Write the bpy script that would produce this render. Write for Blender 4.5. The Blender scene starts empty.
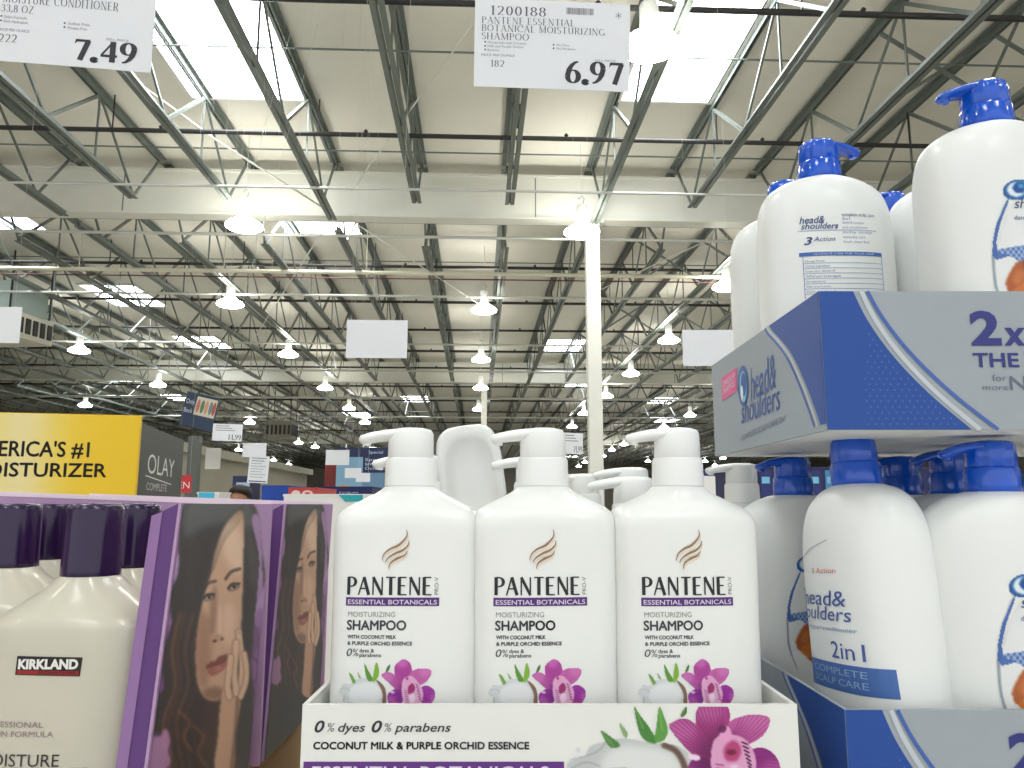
import bpy, bmesh, math, random
import numpy as np
from mathutils import Vector, Matrix, Euler
random.seed(7)
R = math.radians
# ------------------------------------------------------------------ camera
F = 780.0; PIT = R(8.82); HC = 1.5
C = bpy.context.scene.collection
cd = bpy.data.cameras.new('camera'); cam = bpy.data.objects.new('camera', cd); C.objects.link(cam)
cd.sensor_width = 36; cd.sensor_fit = 'HORIZONTAL'; cd.lens = F/1024*36; cd.clip_start = .02; cd.clip_end = 400
cam.location = (0, 0, HC); cam.rotation_euler = (R(90)+PIT, 0, 0)
bpy.context.scene.camera = cam
# ------------------------------------------------------------------ light
W = bpy.data.worlds.new('world'); bpy.context.scene.world = W; W.use_nodes = True
bg = W.node_tree.nodes['Background']; bg.inputs[0].default_value = (.95, .98, 1.0, 1); bg.inputs[1].default_value = 1.6
vs = bpy.context.scene.view_settings
vs.view_transform = 'Standard'; vs.look = 'None'; vs.gamma = 1; vs.exposure = -0.5
try: vs.use_curve_mapping = False
except Exception: pass
LAMP_E = 50.0; SKY_E = 22.0
try:
    bpy.context.scene.cycles.max_bounces = 8; bpy.context.scene.cycles.diffuse_bounces = 4
    bpy.context.scene.cycles.sample_clamp_indirect = 6
except Exception: pass

# ------------------------------------------------------------------ helpers
FW = Vector((0, math.cos(PIT), math.sin(PIT))); UPV = Vector((0, -math.sin(PIT), math.cos(PIT))); RT = Vector((1, 0, 0))
def ray(px, py): return FW + RT*((px-512)/F) + UPV*((384-py)/F)
def atY(px, py, Y):
    d = ray(px, py); t = Y/d.y; return Vector((d.x*t, Y, HC+d.z*t))
def atH(px, py, h):
    d = ray(px, py); t = h/d.z; return Vector((d.x*t, d.y*t, HC+h))
def lin(c):
    return tuple((x/255/12.92 if x/255 <= .04045 else ((x/255+.055)/1.055)**2.4) for x in c[:3])
def lin_np(a):
    a = np.clip(a/255.0, 0, 1); return np.where(a <= .04045, a/12.92, ((a+.055)/1.055)**2.4)
MATS = {}
def mat(name, rgb, rough=.5, metal=0, var=.04, scale=30, bump=0, bscale=None, coat=0, emit=0, trans=0, sss=0):
    if name in MATS: return MATS[name]
    m = bpy.data.materials.new(name); m.use_nodes = True; nt = m.node_tree; b = nt.nodes['Principled BSDF']
    col = lin(rgb)
    tc = nt.nodes.new('ShaderNodeTexCoord'); nz = nt.nodes.new('ShaderNodeTexNoise'); nz.inputs['Scale'].default_value = scale
    nt.links.new(tc.outputs['Object'], nz.inputs['Vector'])
    mx = nt.nodes.new('ShaderNodeMix'); mx.data_type = 'RGBA'
    mx.inputs[6].default_value = (*[max(0, x*(1-var)) for x in col], 1); mx.inputs[7].default_value = (*[min(1, x*(1+var)) for x in col], 1)
    nt.links.new(nz.outputs['Fac'], mx.inputs[0]); nt.links.new(mx.outputs[2], b.inputs['Base Color'])
    b.inputs['Roughness'].default_value = rough; b.inputs['Metallic'].default_value = metal
    b.inputs['Coat Weight'].default_value = coat
    if trans: b.inputs['Transmission Weight'].default_value = trans
    if sss: b.inputs['Subsurface Weight'].default_value = sss; b.inputs['Subsurface Scale'].default_value = .01
    if emit:
        b.inputs['Emission Color'].default_value = (*col, 1); b.inputs['Emission Strength'].default_value = emit
    if bump:
        n2 = nt.nodes.new('ShaderNodeTexNoise'); n2.inputs['Scale'].default_value = bscale or scale
        nt.links.new(tc.outputs['Object'], n2.inputs['Vector'])
        bp = nt.nodes.new('ShaderNodeBump'); bp.inputs['Strength'].default_value = bump; bp.inputs['Distance'].default_value = .01
        nt.links.new(n2.outputs['Fac'], bp.inputs['Height']); nt.links.new(bp.outputs['Normal'], b.inputs['Normal'])
    MATS[name] = m; return m
def print_mat():
    if 'print' in MATS: return MATS['print']
    m = bpy.data.materials.new('print'); m.use_nodes = True; nt = m.node_tree; b = nt.nodes['Principled BSDF']
    a = nt.nodes.new('ShaderNodeAttribute'); a.attribute_name = 'Col'
    nt.links.new(a.outputs['Color'], b.inputs['Base Color']); b.inputs['Roughness'].default_value = .42
    MATS['print'] = m; return m
class MB:
    def __init__(s): s.v = []; s.f = []; s.c = []; s.sm = []
    def add(s, vs_, fs, col=None, smooth=False):
        o = len(s.v); s.v += [tuple(v) for v in vs_]
        for f in fs: s.f.append(tuple(i+o for i in f)); s.c.append(col); s.sm.append(smooth)
    def box(s, x0, x1, y0, y1, z0, z1, M=None, col=None):
        vs_ = [Vector((x, y, z)) for z in (z0, z1) for y in (y0, y1) for x in (x0, x1)]
        if M is not None: vs_ = [M @ v for v in vs_]
        s.add(vs_, [(0, 2, 3, 1), (4, 5, 7, 6), (0, 1, 5, 4), (2, 6, 7, 3), (0, 4, 6, 2), (1, 3, 7, 5)], col)
    def bar(s, a, b, w, h=None, up=(0, 0, 1)):
        a = Vector(a); b = Vector(b); d = b-a; L = d.length; d.normalize(); h = h or w
        up = Vector(up)
        if abs(d.dot(up)) > .98: up = Vector((0, 1, 0))
        x = d.cross(up).normalized(); z = x.cross(d).normalized()
        M = Matrix((x, d, z)).transposed().to_4x4(); M.translation = a
        s.box(-w/2, w/2, 0, L, -h/2, h/2, M)
    def angle_iron(s, a, b, w, t, side=1):   # L section running a->b
        a = Vector(a); b = Vector(b); d = (b-a); L = d.length; d.normalize()
        x = d.cross(Vector((0, 0, 1))).normalized(); z = x.cross(d).normalized()
        M = Matrix((x, d, z)).transposed().to_4x4(); M.translation = a
        s.box(min(0, side*w), max(0, side*w), 0, L, 0, t, M)
        s.box(min(0, side*t), max(0, side*t), 0, L, t, w, M)
    def tube(s, pts, r, n=8, cap=True):
        pts = [Vector(p) for p in pts]; rr = r if isinstance(r, (list, tuple)) else [r]*len(pts); rings = []
        for i, p in enumerate(pts):
            d = (pts[min(i+1, len(pts)-1)]-pts[max(i-1, 0)]).normalized()
            u = Vector((0, 0, 1)) if abs(d.z) < .9 else Vector((1, 0, 0))
            x = d.cross(u).normalized(); y = x.cross(d)
            e = rr[i]; e = e if isinstance(e, tuple) else (e, e)
            rings.append([p + x*math.cos(2*math.pi*k/n)*e[0] + y*math.sin(2*math.pi*k/n)*e[1] for k in range(n)])
        s.rings(rings, cap)
    def rings(s, rings, cap=True, smooth=True):
        n = len(rings[0]); vs_ = [v for r in rings for v in r]; fs = []
        for i in range(len(rings)-1):
            for k in range(n):
                fs.append((i*n+k, i*n+(k+1) % n, (i+1)*n+(k+1) % n, (i+1)*n+k))
        if cap: fs.append(tuple(range(n))[::-1]); fs.append(tuple((len(rings)-1)*n+k for k in range(n)))
        s.add(vs_, fs, smooth=smooth)
    def lathe(s, prof, n=24, c=(0, 0, 0), cap=True, flute=0, nf=0):
        s.rings([[Vector((c[0]+(r*(1+flute*math.cos(nf*2*math.pi*k/n)))*math.cos(2*math.pi*k/n), c[1]+(r*(1+flute*math.cos(nf*2*math.pi*k/n)))*math.sin(2*math.pi*k/n), c[2]+z)) for k in range(n)] for r, z in prof], cap)
    def build(s, name, m, parent=None, loc=None):
        me = bpy.data.meshes.new(name); me.from_pydata(s.v, [], s.f)
        cols = any(c is not None for c in s.c)
        if cols:
            ca = me.color_attributes.new('Col', 'FLOAT_COLOR', 'CORNER')
            for p, c in zip(me.polygons, s.c):
                c = c or (1, 1, 1)
                for li in p.loop_indices: ca.data[li].color = (*c[:3], 1)
        for p, q in zip(me.polygons, s.sm): p.use_smooth = q
        me.materials.append(m); me.update()
        o = bpy.data.objects.new(name, me); C.objects.link(o)
        if parent: o.parent = parent
        if loc is not None: o.location = loc
        return o
def autosmooth(o, ang=40):
    me = o.data; bm = bmesh.new(); bm.from_mesh(me); bmesh.ops.recalc_face_normals(bm, faces=bm.faces)
    for e in bm.edges:
        if len(e.link_faces) == 2 and e.calc_face_angle(0) > R(ang): e.smooth = False
    for f in bm.faces: f.smooth = True
    bm.to_mesh(me); bm.free(); return o
def tag(o, label=None, cat=None, group=None, kind=None):
    if label: o['label'] = label
    if cat: o['category'] = cat
    if group: o['group'] = group
    if kind: o['kind'] = kind
    return o
def thing(name, label, cat, loc=(0, 0, 0), rz=0, group=None):
    o = bpy.data.objects.new(name, None); C.objects.link(o); o.empty_display_size = .05
    o.location = loc; o.rotation_euler = (0, 0, rz); return tag(o, label, cat, group)
def struct(o): o['kind'] = 'structure'; return o
def dup(root, loc=None, rot=None, label=None, group=None, skip=()):
    def cp(o, par):
        c = o.copy(); C.objects.link(c)
        if par is not None: c.parent = par
        for ch in list(KIDS.get(o.name, [])) or list(o.children):
            if stem(ch.name) not in skip: cp(ch, c)
        return c
    c = cp(root, None)
    if loc is not None: c.location = loc
    if rot is not None: c.rotation_euler = rot
    if label: c['label'] = label
    if group: c['group'] = group
    return c
KIDS = {}
def stem(n): return n.split('.')[0]
ORD = ['first', 'second', 'third', 'fourth', 'fifth', 'sixth', 'seventh', 'eighth', 'ninth', 'tenth', 'eleventh', 'twelfth', 'thirteenth', 'fourteenth', 'fifteenth', 'sixteenth', 'seventeenth', 'eighteenth', 'nineteenth', 'twentieth'] + ['twenty-'+q for q in ('first', 'second', 'third', 'fourth', 'fifth', 'sixth', 'seventh', 'eighth', 'ninth')]

def bodyof(r): return [c for c in r.children if stem(c.name) == 'bottle_body'][0]
def pan(r, n): return [c for c in r.children if stem(c.name) == n][0]
# ---- text through the built-in face
TC = {}
def text2d(s, size=1.0, bold=0.0, shear=0.0, spacing=1.0):
    key = (s, bold, shear, spacing)
    if key not in TC:
        cu = bpy.data.curves.new('t', 'FONT'); cu.body = s; cu.size = 1; cu.shear = shear; cu.offset = bold
        cu.space_character = spacing; cu.resolution_u = 3
        ob = bpy.data.objects.new('t', cu); C.objects.link(ob)
        bpy.context.view_layer.update()
        me = bpy.data.meshes.new_from_object(ob.evaluated_get(bpy.context.evaluated_depsgraph_get()))
        V = [(v.co.x, v.co.y) for v in me.vertices]; Fs = [tuple(p.vertices) for p in me.polygons]
        bpy.data.objects.remove(ob); bpy.data.meshes.remove(me); bpy.data.curves.remove(cu)
        TC[key] = (V, Fs)
    V, Fs = TC[key]
    return [(x*size, y*size) for x, y in V], Fs
class Art:
    """flat printed marks: 2-D shapes with a colour and a layer"""
    def __init__(s): s.items = []
    def raw(s, V, Fs, rgb, layer=0): s.items.append((V, Fs, lin(rgb), layer))
    def text(s, t, x0, x1, y0, y1, rgb, layer=1, **k):      # fit box: baseline y0, cap top y1 (y up)
        V, Fs = text2d(t, 1, **k)
        if not V: return
        ax0 = min(v[0] for v in V); ax1 = max(v[0] for v in V)
        cap = .729 if any(ch.isupper() or ch.isdigit() for ch in t) else .56
        sy = (y1-y0)/cap; sx = (x1-x0)/(ax1-ax0)
        s.raw([(x0+(a-ax0)*sx, y0+b*sy) for a, b in V], Fs, rgb, layer)
    def poly(s, pts, rgb, layer=0): s.raw(list(pts), [tuple(range(len(pts)))], rgb, layer)
    def rect(s, x0, x1, y0, y1, rgb, layer=0, nx=1):
        V = []; Fs = []
        for i in range(nx+1): V += [(x0+(x1-x0)*i/nx, y0), (x0+(x1-x0)*i/nx, y1)]
        for i in range(nx): Fs.append((2*i, 2*i+2, 2*i+3, 2*i+1))
        s.raw(V, Fs, rgb, layer)
    def disc(s, cx, cy, rx, ry, rgb, layer=0, n=28): s.poly([(cx+rx*math.cos(2*math.pi*k/n), cy+ry*math.sin(2*math.pi*k/n)) for k in range(n)], rgb, layer)
    def stroke(s, pts, w, rgb, layer=1, w1=None, w0=None):
        n = len(pts); V = []; Fs = []
        for i, p in enumerate(pts):
            q = pts[min(i+1, n-1)]; o = pts[max(i-1, 0)]; dx, dy = q[0]-o[0], q[1]-o[1]; L = math.hypot(dx, dy) or 1
            t = i/(n-1); ww = w
            if w1 is not None: ww = w0+(w-w0)*min(1, t*2) if t < .5 else w1+(w-w1)*min(1, (1-t)*2)
            V += [(p[0]-dy/L*ww/2, p[1]+dx/L*ww/2), (p[0]+dy/L*ww/2, p[1]-dx/L*ww/2)]
        for i in range(n-1): Fs.append((2*i+1, 2*i+3, 2*i+2, 2*i))
        s.raw(V, Fs, rgb, layer)
    def serif(s, t, x0, x1, y0, y1, rgb, layer=1, thick=.13, thin=.035, ser=True, gap=.16):
        pen = 0; items = []
        for ch in t:
            if ch == ' ': pen += .38; continue
            w, strokes = GL[ch]
            for pts, fl in strokes:
                P = [(pen+a, b) for a, b in pts]; items.append((P, fl))
            pen += w+gap
        tot = pen-gap; sx = (x1-x0)/tot; sy = y1-y0
        def mp(p): return (x0+p[0]*sx, y0+p[1]*sy)
        for P, fl in items:
            n = len(P)
            if n == 2:
                (ax, ay), (bx, by) = P; k = 6
                P = [(ax+(bx-ax)*i/k, ay+(by-ay)*i/k) for i in range(k+1)]; n = k+1
            V = []; Fs = []
            for i, p in enumerate(P):
                q = P[min(i+1, n-1)]; o = P[max(i-1, 0)]; dx, dy = q[0]-o[0], q[1]-o[1]; L = math.hypot(dx, dy) or 1
                ww = thin+(thick-thin)*(dy/L)**2
                if fl == 't': ww = thin*1.2
                if fl == 'dot': ww = thick*1.2
                V += [mp((p[0]-dy/L*ww/2, p[1]+dx/L*ww/2)), mp((p[0]+dy/L*ww/2, p[1]-dx/L*ww/2))]
            for i in range(n-1): Fs.append((2*i+1, 2*i+3, 2*i+2, 2*i))
            s.raw(V, Fs, rgb, layer)
            if ser and fl in ('s', 't'):
                for e in (P[0], P[-1]):
                    if e[1] < .04 or e[1] > .96:
                        hw = thick*.95; yy = min(max(e[1], thin/2), 1-thin/2)
                        V = [mp((e[0]-hw, yy-thin/2)), mp((e[0]+hw, yy-thin/2)), mp((e[0]+hw, yy+thin/2)), mp((e[0]-hw, yy+thin/2))]
                        s.raw(V, [(0, 1, 2, 3)], rgb, layer)
    def build(s, name, fn, parent, eps=.0003, cut=None):
        mb = MB()
        for V, Fs, col, layer in s.items:
            if cut:
                bm = bmesh.new(); vv = [bm.verts.new((x, y, 0)) for x, y in V]
                for f in Fs:
                    try: bm.faces.new([vv[k] for k in f])
                    except ValueError: pass
                x0 = min(v[0] for v in V); x1 = max(v[0] for v in V); k = math.ceil(x0/cut)*cut
                while k < x1:
                    bmesh.ops.bisect_plane(bm, geom=bm.verts[:]+bm.edges[:]+bm.faces[:], plane_co=(k, 0, 0), plane_no=(1, 0, 0)); k += cut
                bm.verts.index_update(); V = [(v.co.x, v.co.y) for v in bm.verts]; Fs = [tuple(v.index for v in f.verts) for f in bm.faces]; bm.free()
            e = eps*(1+layer*.5); W3 = [fn(x, y, e) for x, y in V]; W0 = [fn(x, y, 0) for x, y in V]; G = []
            for f in Fs:
                n = Vector((0, 0, 0))
                for q in range(len(f)): n += W3[f[q]].cross(W3[f[(q+1) % len(f)]])
                G.append(f if n.dot(W3[f[0]]-W0[f[0]]) >= 0 else tuple(reversed(f)))
            mb.add(W3, G, col)
        return mb.build(name, print_mat(), parent)
    def fat(s, d):      # thicken the last text by overprinting it slightly shifted
        V, Fs, c, l = s.items[-1]
        for dx, dy in ((d, 0), (-d, 0), (0, d), (0, -d)): s.items.append(([(x+dx, y+dy) for x, y in V], Fs, c, l))
def arc(cx, cy, rx, ry, a0, a1, n=14): return [(cx+rx*math.cos(R(a0+(a1-a0)*i/n)), cy+ry*math.sin(R(a0+(a1-a0)*i/n))) for i in range(n+1)]
GL = {
 'A': (.74, [([(.37, 1), (.68, 0)], 's'), ([(.37, 1), (.06, 0)], 't'), ([(.18, .36), (.56, .36)], '')]),
 'B': (.58, [([(.1, 0), (.1, 1)], 's'), ([(.1, .98)]+arc(.28, .75, .22, .23, 90, -90)+[(.1, .52)], ''), ([(.1, .52)]+arc(.3, .27, .25, .25, 90, -90)+[(.1, .02)], '')]),
 'C': (.68, [(arc(.4, .5, .36, .48, 48, 312, 24), ''), ([(.66, .98), (.66, .7)], '')]),
 'D': (.7, [([(.1, 0), (.1, 1)], 's'), ([(.1, .98)]+arc(.28, .5, .38, .48, 90, -90, 20)+[(.1, .02)], '')]),
 'E': (.56, [([(.1, 0), (.1, 1)], 's'), ([(.1, .98), (.52, .98)], ''), ([(.1, .52), (.44, .52)], ''), ([(.1, .02), (.54, .02)], '')]),
 'G': (.72, [(arc(.4, .5, .36, .48, 48, 330, 24), ''), ([(.66, .4), (.66, .06)], 's')]),
 'H': (.72, [([(.1, 0), (.1, 1)], 's'), ([(.62, 0), (.62, 1)], 's'), ([(.1, .51), (.62, .51)], '')]),
 'I': (.2, [([(.1, 0), (.1, 1)], 's')]),
 'K': (.7, [([(.1, 0), (.1, 1)], 's'), ([(.1, .4), (.6, 1)], 't'), ([(.28, .58), (.64, 0)], 's')]),
 'L': (.54, [([(.1, 0), (.1, 1)], 's'), ([(.1, .02), (.52, .02)], '')]),
 'M': (.9, [([(.1, 0), (.1, 1)], 't'), ([(.12, 1), (.44, .05)], ''), ([(.44, .05), (.78, 1)], 't'), ([(.8, 0), (.8, 1)], 's')]),
 'N': (.74, [([(.1, 0), (.1, 1)], 't'), ([(.1, 1), (.64, 0)], ''), ([(.64, 0), (.64, 1)], 't')]),
 'O': (.76, [(arc(.38, .5, .34, .48, 90, 450, 28), '')]),
 'P': (.56, [([(.1, 0), (.1, 1)], 's'), ([(.1, .98)]+arc(.26, .73, .26, .25, 90, -90)+[(.1, .48)], '')]),
 'R': (.64, [([(.1, 0), (.1, 1)], 's'), ([(.1, .98)]+arc(.26, .74, .25, .24, 90, -90)+[(.1, .5)], ''), ([(.3, .5), (.6, 0)], 's')]),
 'S': (.5, [(arc(.27, .75, .2, .23, 35, 250, 14)+arc(.26, .26, .21, .24, 70, -150, 14), '')]),
 'T': (.64, [([(.32, 0), (.32, 1)], 's'), ([(.03, .98), (.61, .98)], '')]),
 'U': (.7, [([(.1, 1), (.1, .32)]+arc(.34, .3, .24, .28, 180, 360)+[(.58, 1)], '')]),
 'V': (.7, [([(.06, 1), (.36, 0)], 's'), ([(.36, 0), (.64, 1)], 't')]),
 'Z': (.6, [([(.06, .98), (.56, .98)], ''), ([(.54, .96), (.06, .04)], 's'), ([(.04, .02), (.58, .02)], '')]),
 '0': (.52, [(arc(.26, .5, .2, .47, 90, 450, 24), '')]),
 '1': (.34, [([(.2, 0), (.2, 1)], 's'), ([(.06, .84), (.2, .96)], 't')]),
 '2': (.52, [(arc(.26, .72, .19, .26, 160, -10, 14)+[(.4, .5), (.2, .22), (.06, .06)], ''), ([(.04, .06), (.5, .06)], 'dot2')]),
 '3': (.5, [(arc(.24, .75, .18, .22, 150, -80, 14)+arc(.23, .27, .22, .26, 80, -150, 14), '')]),
 '4': (.56, [([(.42, 0), (.42, 1)], 's0'), ([(.42, .98), (.04, .32)], 't'), ([(.03, .3), (.56, .3)], 'th')]),
 '6': (.54, [([(.46, .97), (.34, .93), (.22, .8), (.12, .6), (.08, .38)], ''), (arc(.27, .3, .2, .28, 180, 540, 24), '')]),
 '7': (.54, [([(.06, .94), (.52, .94)], 'th'), ([(.5, .95), (.24, 0)], '')]),
 '8': (.5, [(arc(.25, .75, .17, .22, 90, 450, 20), ''), (arc(.25, .27, .2, .25, 90, 450, 20), '')]),
 '9': (.54, [([(.08, .03), (.2, .07), (.32, .2), (.42, .4), (.46, .62)], ''), (arc(.27, .7, .2, .28, 0, 360, 24), '')]),
 '.': (.14, [(arc(.07, .06, .03, .03, 0, 360, 12), 'dot')]),
}
def bold_digits(art, t, x0, x1, y0, y1, rgb, layer=1):
    """heavy serif price figures, thick verticals, thin joins"""
    art.serif(t, x0, x1, y0, y1, rgb, layer, thick=.2, thin=.06, ser=False, gap=.12)
    # filled dot and heavy horizontals
    pen = 0; tot = sum(GL[c][0]+.12 for c in t)-.12; sx = (x1-x0)/tot; sy = y1-y0
    for ch in t:
        w = GL[ch][0]
        if ch == '.': art.disc(x0+(pen+.07)*sx, y0+.07*sy, .085*sx, .085*sy*.95, rgb, layer)
        if ch == '7': art.poly([(x0+(pen+.03)*sx, y0+.76*sy), (x0+(pen+.07)*sx, y0+1.0*sy), (x0+(pen+.56)*sx, y0+1.0*sy), (x0+(pen+.54)*sx, y0+.88*sy), (x0+(pen+.12)*sx, y0+.88*sy)], rgb, layer)
        if ch == '4': art.poly([(x0+(pen+.02)*sx, y0+.24*sy), (x0+(pen+.58)*sx, y0+.24*sy), (x0+(pen+.58)*sx, y0+.36*sy), (x0+(pen+.02)*sx, y0+.36*sy)], rgb, layer)
        pen += w+.12

# ---- raster painter used for printed pictures (each vertex of the printed sheet gets its ink colour)
class Paint:
    def __init__(s, x0, y0, x1, y1, step, base=None):
        s.x = np.arange(x0, x1+step*.5, step); s.y = np.arange(y0, y1+step*.5, step)
        s.X, s.Y = np.meshgrid(s.x, s.y); s.rgb = np.zeros(s.X.shape+(3,))+np.array([234, 236, 233.]); s.a = np.zeros(s.X.shape); s.step = step
        if base is not None: s.rgb[:] = base; s.a[:] = 1
    def blur(s, m, b):
        n = int(round(b/s.step))
        if n < 1: return m
        k = np.hanning(2*n+3)[1:-1]; k /= k.sum(); p = len(k)//2
        for ax in (0, 1):
            mm = np.pad(m, [(p, p) if i == ax else (0, 0) for i in (0, 1)], mode='edge')
            m = np.apply_along_axis(lambda v: np.convolve(v, k, 'valid'), ax, mm)
        return m
    def mask_poly(s, pts):
        ins = np.zeros(s.X.shape, bool); n = len(pts)
        for i in range(n):
            xa, ya = pts[i]; xb, yb = pts[(i+1) % n]
            if ya == yb: continue
            c = ((ya > s.Y) != (yb > s.Y)) & (s.X < (xb-xa)*(s.Y-ya)/(yb-ya)+xa); ins ^= c
        return ins.astype(float)
    def put(s, m, rgb, alpha=1, blur=0, new=True):
        m = s.blur(m, blur)*alpha; rgb = np.array(rgb, float)
        s.rgb = s.rgb*(1-m[..., None])+rgb*m[..., None]
        if new: s.a = np.maximum(s.a, m)
    def poly(s, pts, rgb, alpha=1, blur=0, smooth=True, new=True):
        if smooth: pts = crom(pts)
        m = s.mask_poly(pts); s.put(m, rgb, alpha, blur, new); return m
    def ell(s, cx, cy, rx, ry, rgb, alpha=1, blur=0, rot=0, new=True, clip=None):
        c, q = math.cos(R(rot)), math.sin(R(rot)); dx = s.X-cx; dy = s.Y-cy
        m = (((dx*c+dy*q)/rx)**2+((-dx*q+dy*c)/ry)**2 < 1).astype(float)
        if clip is not None: m = s.blur(m, blur)*clip; blur = 0
        s.put(m, rgb, alpha, blur, new)
    def line(s, pts, w, rgb, alpha=1, blur=0, new=True, clip=None):
        m = np.zeros(s.X.shape)
        P = crom(pts, closed=False) if len(pts) > 2 else pts
        for i in range(len(P)-1):
            ax, ay = P[i]; bx, by = P[i+1]; L2 = (bx-ax)**2+(by-ay)**2 or 1e-9
            t = np.clip(((s.X-ax)*(bx-ax)+(s.Y-ay)*(by-ay))/L2, 0, 1)
            d = np.hypot(s.X-ax-t*(bx-ax), s.Y-ay-t*(by-ay)); m = np.maximum(m, np.clip((w/2-d)/max(w*.25, s.step)+.5, 0, 1))
        if clip is not None: m = m*clip
        s.put(m, rgb, alpha, blur, new)
    def build(s, name, fn, parent, eps=.0004):
        ny, nx = s.X.shape; V = [fn(s.X[j, i], s.Y[j, i], eps) for j in range(ny) for i in range(nx)]
        F_ = []
        for j in range(ny-1):
            for i in range(nx-1):
                if s.a[j, i]+s.a[j+1, i]+s.a[j, i+1]+s.a[j+1, i+1] > 2.0:
                    F_.append((j*nx+i, (j+1)*nx+i, (j+1)*nx+i+1, j*nx+i+1))
        me = bpy.data.meshes.new(name); me.from_pydata([tuple(v) for v in V], [], F_)
        ca = me.color_attributes.new('Col', 'FLOAT_COLOR', 'POINT')
        L = lin_np(s.rgb).reshape(-1, 3); A = np.ones((len(L), 4), np.float32); A[:, :3] = L
        ca.data.foreach_set('color', A.ravel())
        me.materials.append(print_mat()); me.update()
        o = bpy.data.objects.new(name, me); C.objects.link(o); o.parent = parent; return o
def crom(pts, k=6, closed=True):
    n = len(pts); out = []
    rng = range(n) if closed else range(n-1)
    for i in rng:
        g = (lambda j: pts[j % n]) if closed else (lambda j: pts[max(0, min(n-1, j))])
        p0, p1, p2, p3 = g(i-1), g(i), g(i+1), g(i+2)
        for q in range(k):
            t = q/k
            out.append(tuple(.5*((2*p1[a])+(-p0[a]+p2[a])*t+(2*p0[a]-5*p1[a]+4*p2[a]-p3[a])*t*t+(-p0[a]+3*p1[a]-3*p2[a]+p3[a])*t**3) for a in (0, 1)))
    if not closed: out.append(tuple(pts[-1]))
    return out

# ------------------------------------------------------------------ materials
M_deck = mat('roof_deck', (236, 233, 222), .7, var=.05, scale=1.2, bump=.9, bscale=1.6)
M_beam = mat('painted_beam', (226, 226, 216), .5, var=.03, scale=3)
M_steel = mat('joist_steel', (116, 124, 119), .4, metal=.3, var=.12, scale=8)
M_pipe = mat('black_pipe', (38, 36, 36), .45)
M_cond = mat('galvanised_conduit', (205, 207, 200), .3, metal=.5)
M_wallg = mat('wall_paint', (190, 185, 170), .8, var=.06, scale=1)
M_floor = mat('concrete_floor', (190, 186, 176), .45, var=.1, scale=.8)
M_white = mat('white_paint', (238, 238, 232), .4)
M_lampcap = mat('lamp_housing', (225, 228, 222), .4, emit=.35)  # housing emits faintly itself, standing in for glare from the refractor below
M_glow = mat('lamp_glow', (255, 253, 242), .4, emit=LAMP_E)
M_sky = mat('skylight_lens', (248, 252, 255), .4, emit=SKY_E)
M_bottle = mat('bottle_white', (240, 241, 238), .3, var=.01, coat=.15)
M_hs = mat('bottle_white_satin', (238, 240, 238), .36, var=.01, coat=.1)
M_cream = mat('bottle_cream', (206, 201, 184), .3, var=.015, coat=.2)
M_pump = mat('pump_white', (246, 247, 245), .32, var=.01)
M_blue = mat('pump_blue', (2, 84, 206), .16, var=.06, scale=40, coat=.6)
M_purple = mat('cap_purple', (40, 18, 62), .22, var=.15, scale=60, coat=.12)
M_card = mat('white_card', (236, 236, 232), .55, var=.02, scale=60)
M_cardg = mat('grey_card', (160, 168, 175), .6, var=.03, scale=60)
M_cardb = mat('blue_card', (24, 72, 154), .5, var=.04, scale=50)
M_cardp = mat('purple_card', (90, 50, 116), .5, var=.06, scale=40)
M_lav = mat('lavender_card', (182, 148, 186), .5, var=.04, scale=40)
M_kraft = mat('kraft_card', (176, 146, 106), .8, var=.08, scale=20)
M_paper = mat('sign_paper', (232, 234, 238), .5, var=.01, scale=20)
M_wire = mat('hanging_wire', (225, 225, 215), .4)
M_skin = mat('skin', (168, 118, 88), .5, var=.05)
M_hair = mat('dark_hair', (30, 24, 22), .5, var=.2, scale=80)
M_shirt = mat('shirt_fabric', (60, 70, 90), .8)

# ------------------------------------------------------------------ building frame (turned a little against the shelves)
TH = R(2.5); BR = Matrix.Rotation(TH, 4, 'Z')
def B(x, y, h=0.0): return BR @ Vector((x, y, HC+h))
def bobj(o): o.rotation_euler = (0, 0, TH); return o
HD = 6.15
m = MB(); m.box(-30, 48, -8, 112, HC+HD, HC+HD+.2); struct(bobj(m.build('ceiling', M_deck)))
m = MB(); m.box(-30, 48, -8, 112, -.1, 0); struct(bobj(m.build('floor', M_floor)))
m = MB(); m.box(-30, 48, 110, 110.2, 0, HC+HD); struct(bobj(m.build('wall_back', M_wallg)))
m = MB(); m.box(-30.2, -30, -8, 112, 0, HC+HD); struct(bobj(m.build('wall_left', M_wallg)))
m = MB(); m.box(48, 48.2, -8, 112, 0, HC+HD); struct(bobj(m.build('wall_right', M_wallg)))
# girders
GY = [13.5, 32.4, 66.0]
GN = ['nearest', 'middle', 'farthest']
def girder(y, i):
    g = thing('roof_girder', ['wide white painted girder crossing the whole roof behind the nearest hanging lamps', 'white painted girder crossing the roof farther back, second from the front', 'thin looking pale girder crossing the far end of the store roof'][i], 'beam', B(0, y, 5.07), TH)
    a = MB(); a.box(-30, 48, -.1, .1, .03, .8); a.build('web_plate', M_beam, g)
    a = MB(); a.box(-30, 48, -.16, .16, 0, .035); a.build('bottom_flange', M_beam, g)
    a = MB(); a.box(-30, 48, -.16, .16, .8, .84); a.build('top_flange', M_beam, g)
    a = MB()
    for k in range(-4, 7): a.box(k*7.3+1.0, k*7.3+1.02, -.105, -.1, .03, .8)
    a.build('splice_seam', M_steel, g)
for i, y in enumerate(GY): girder(y, i)
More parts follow.
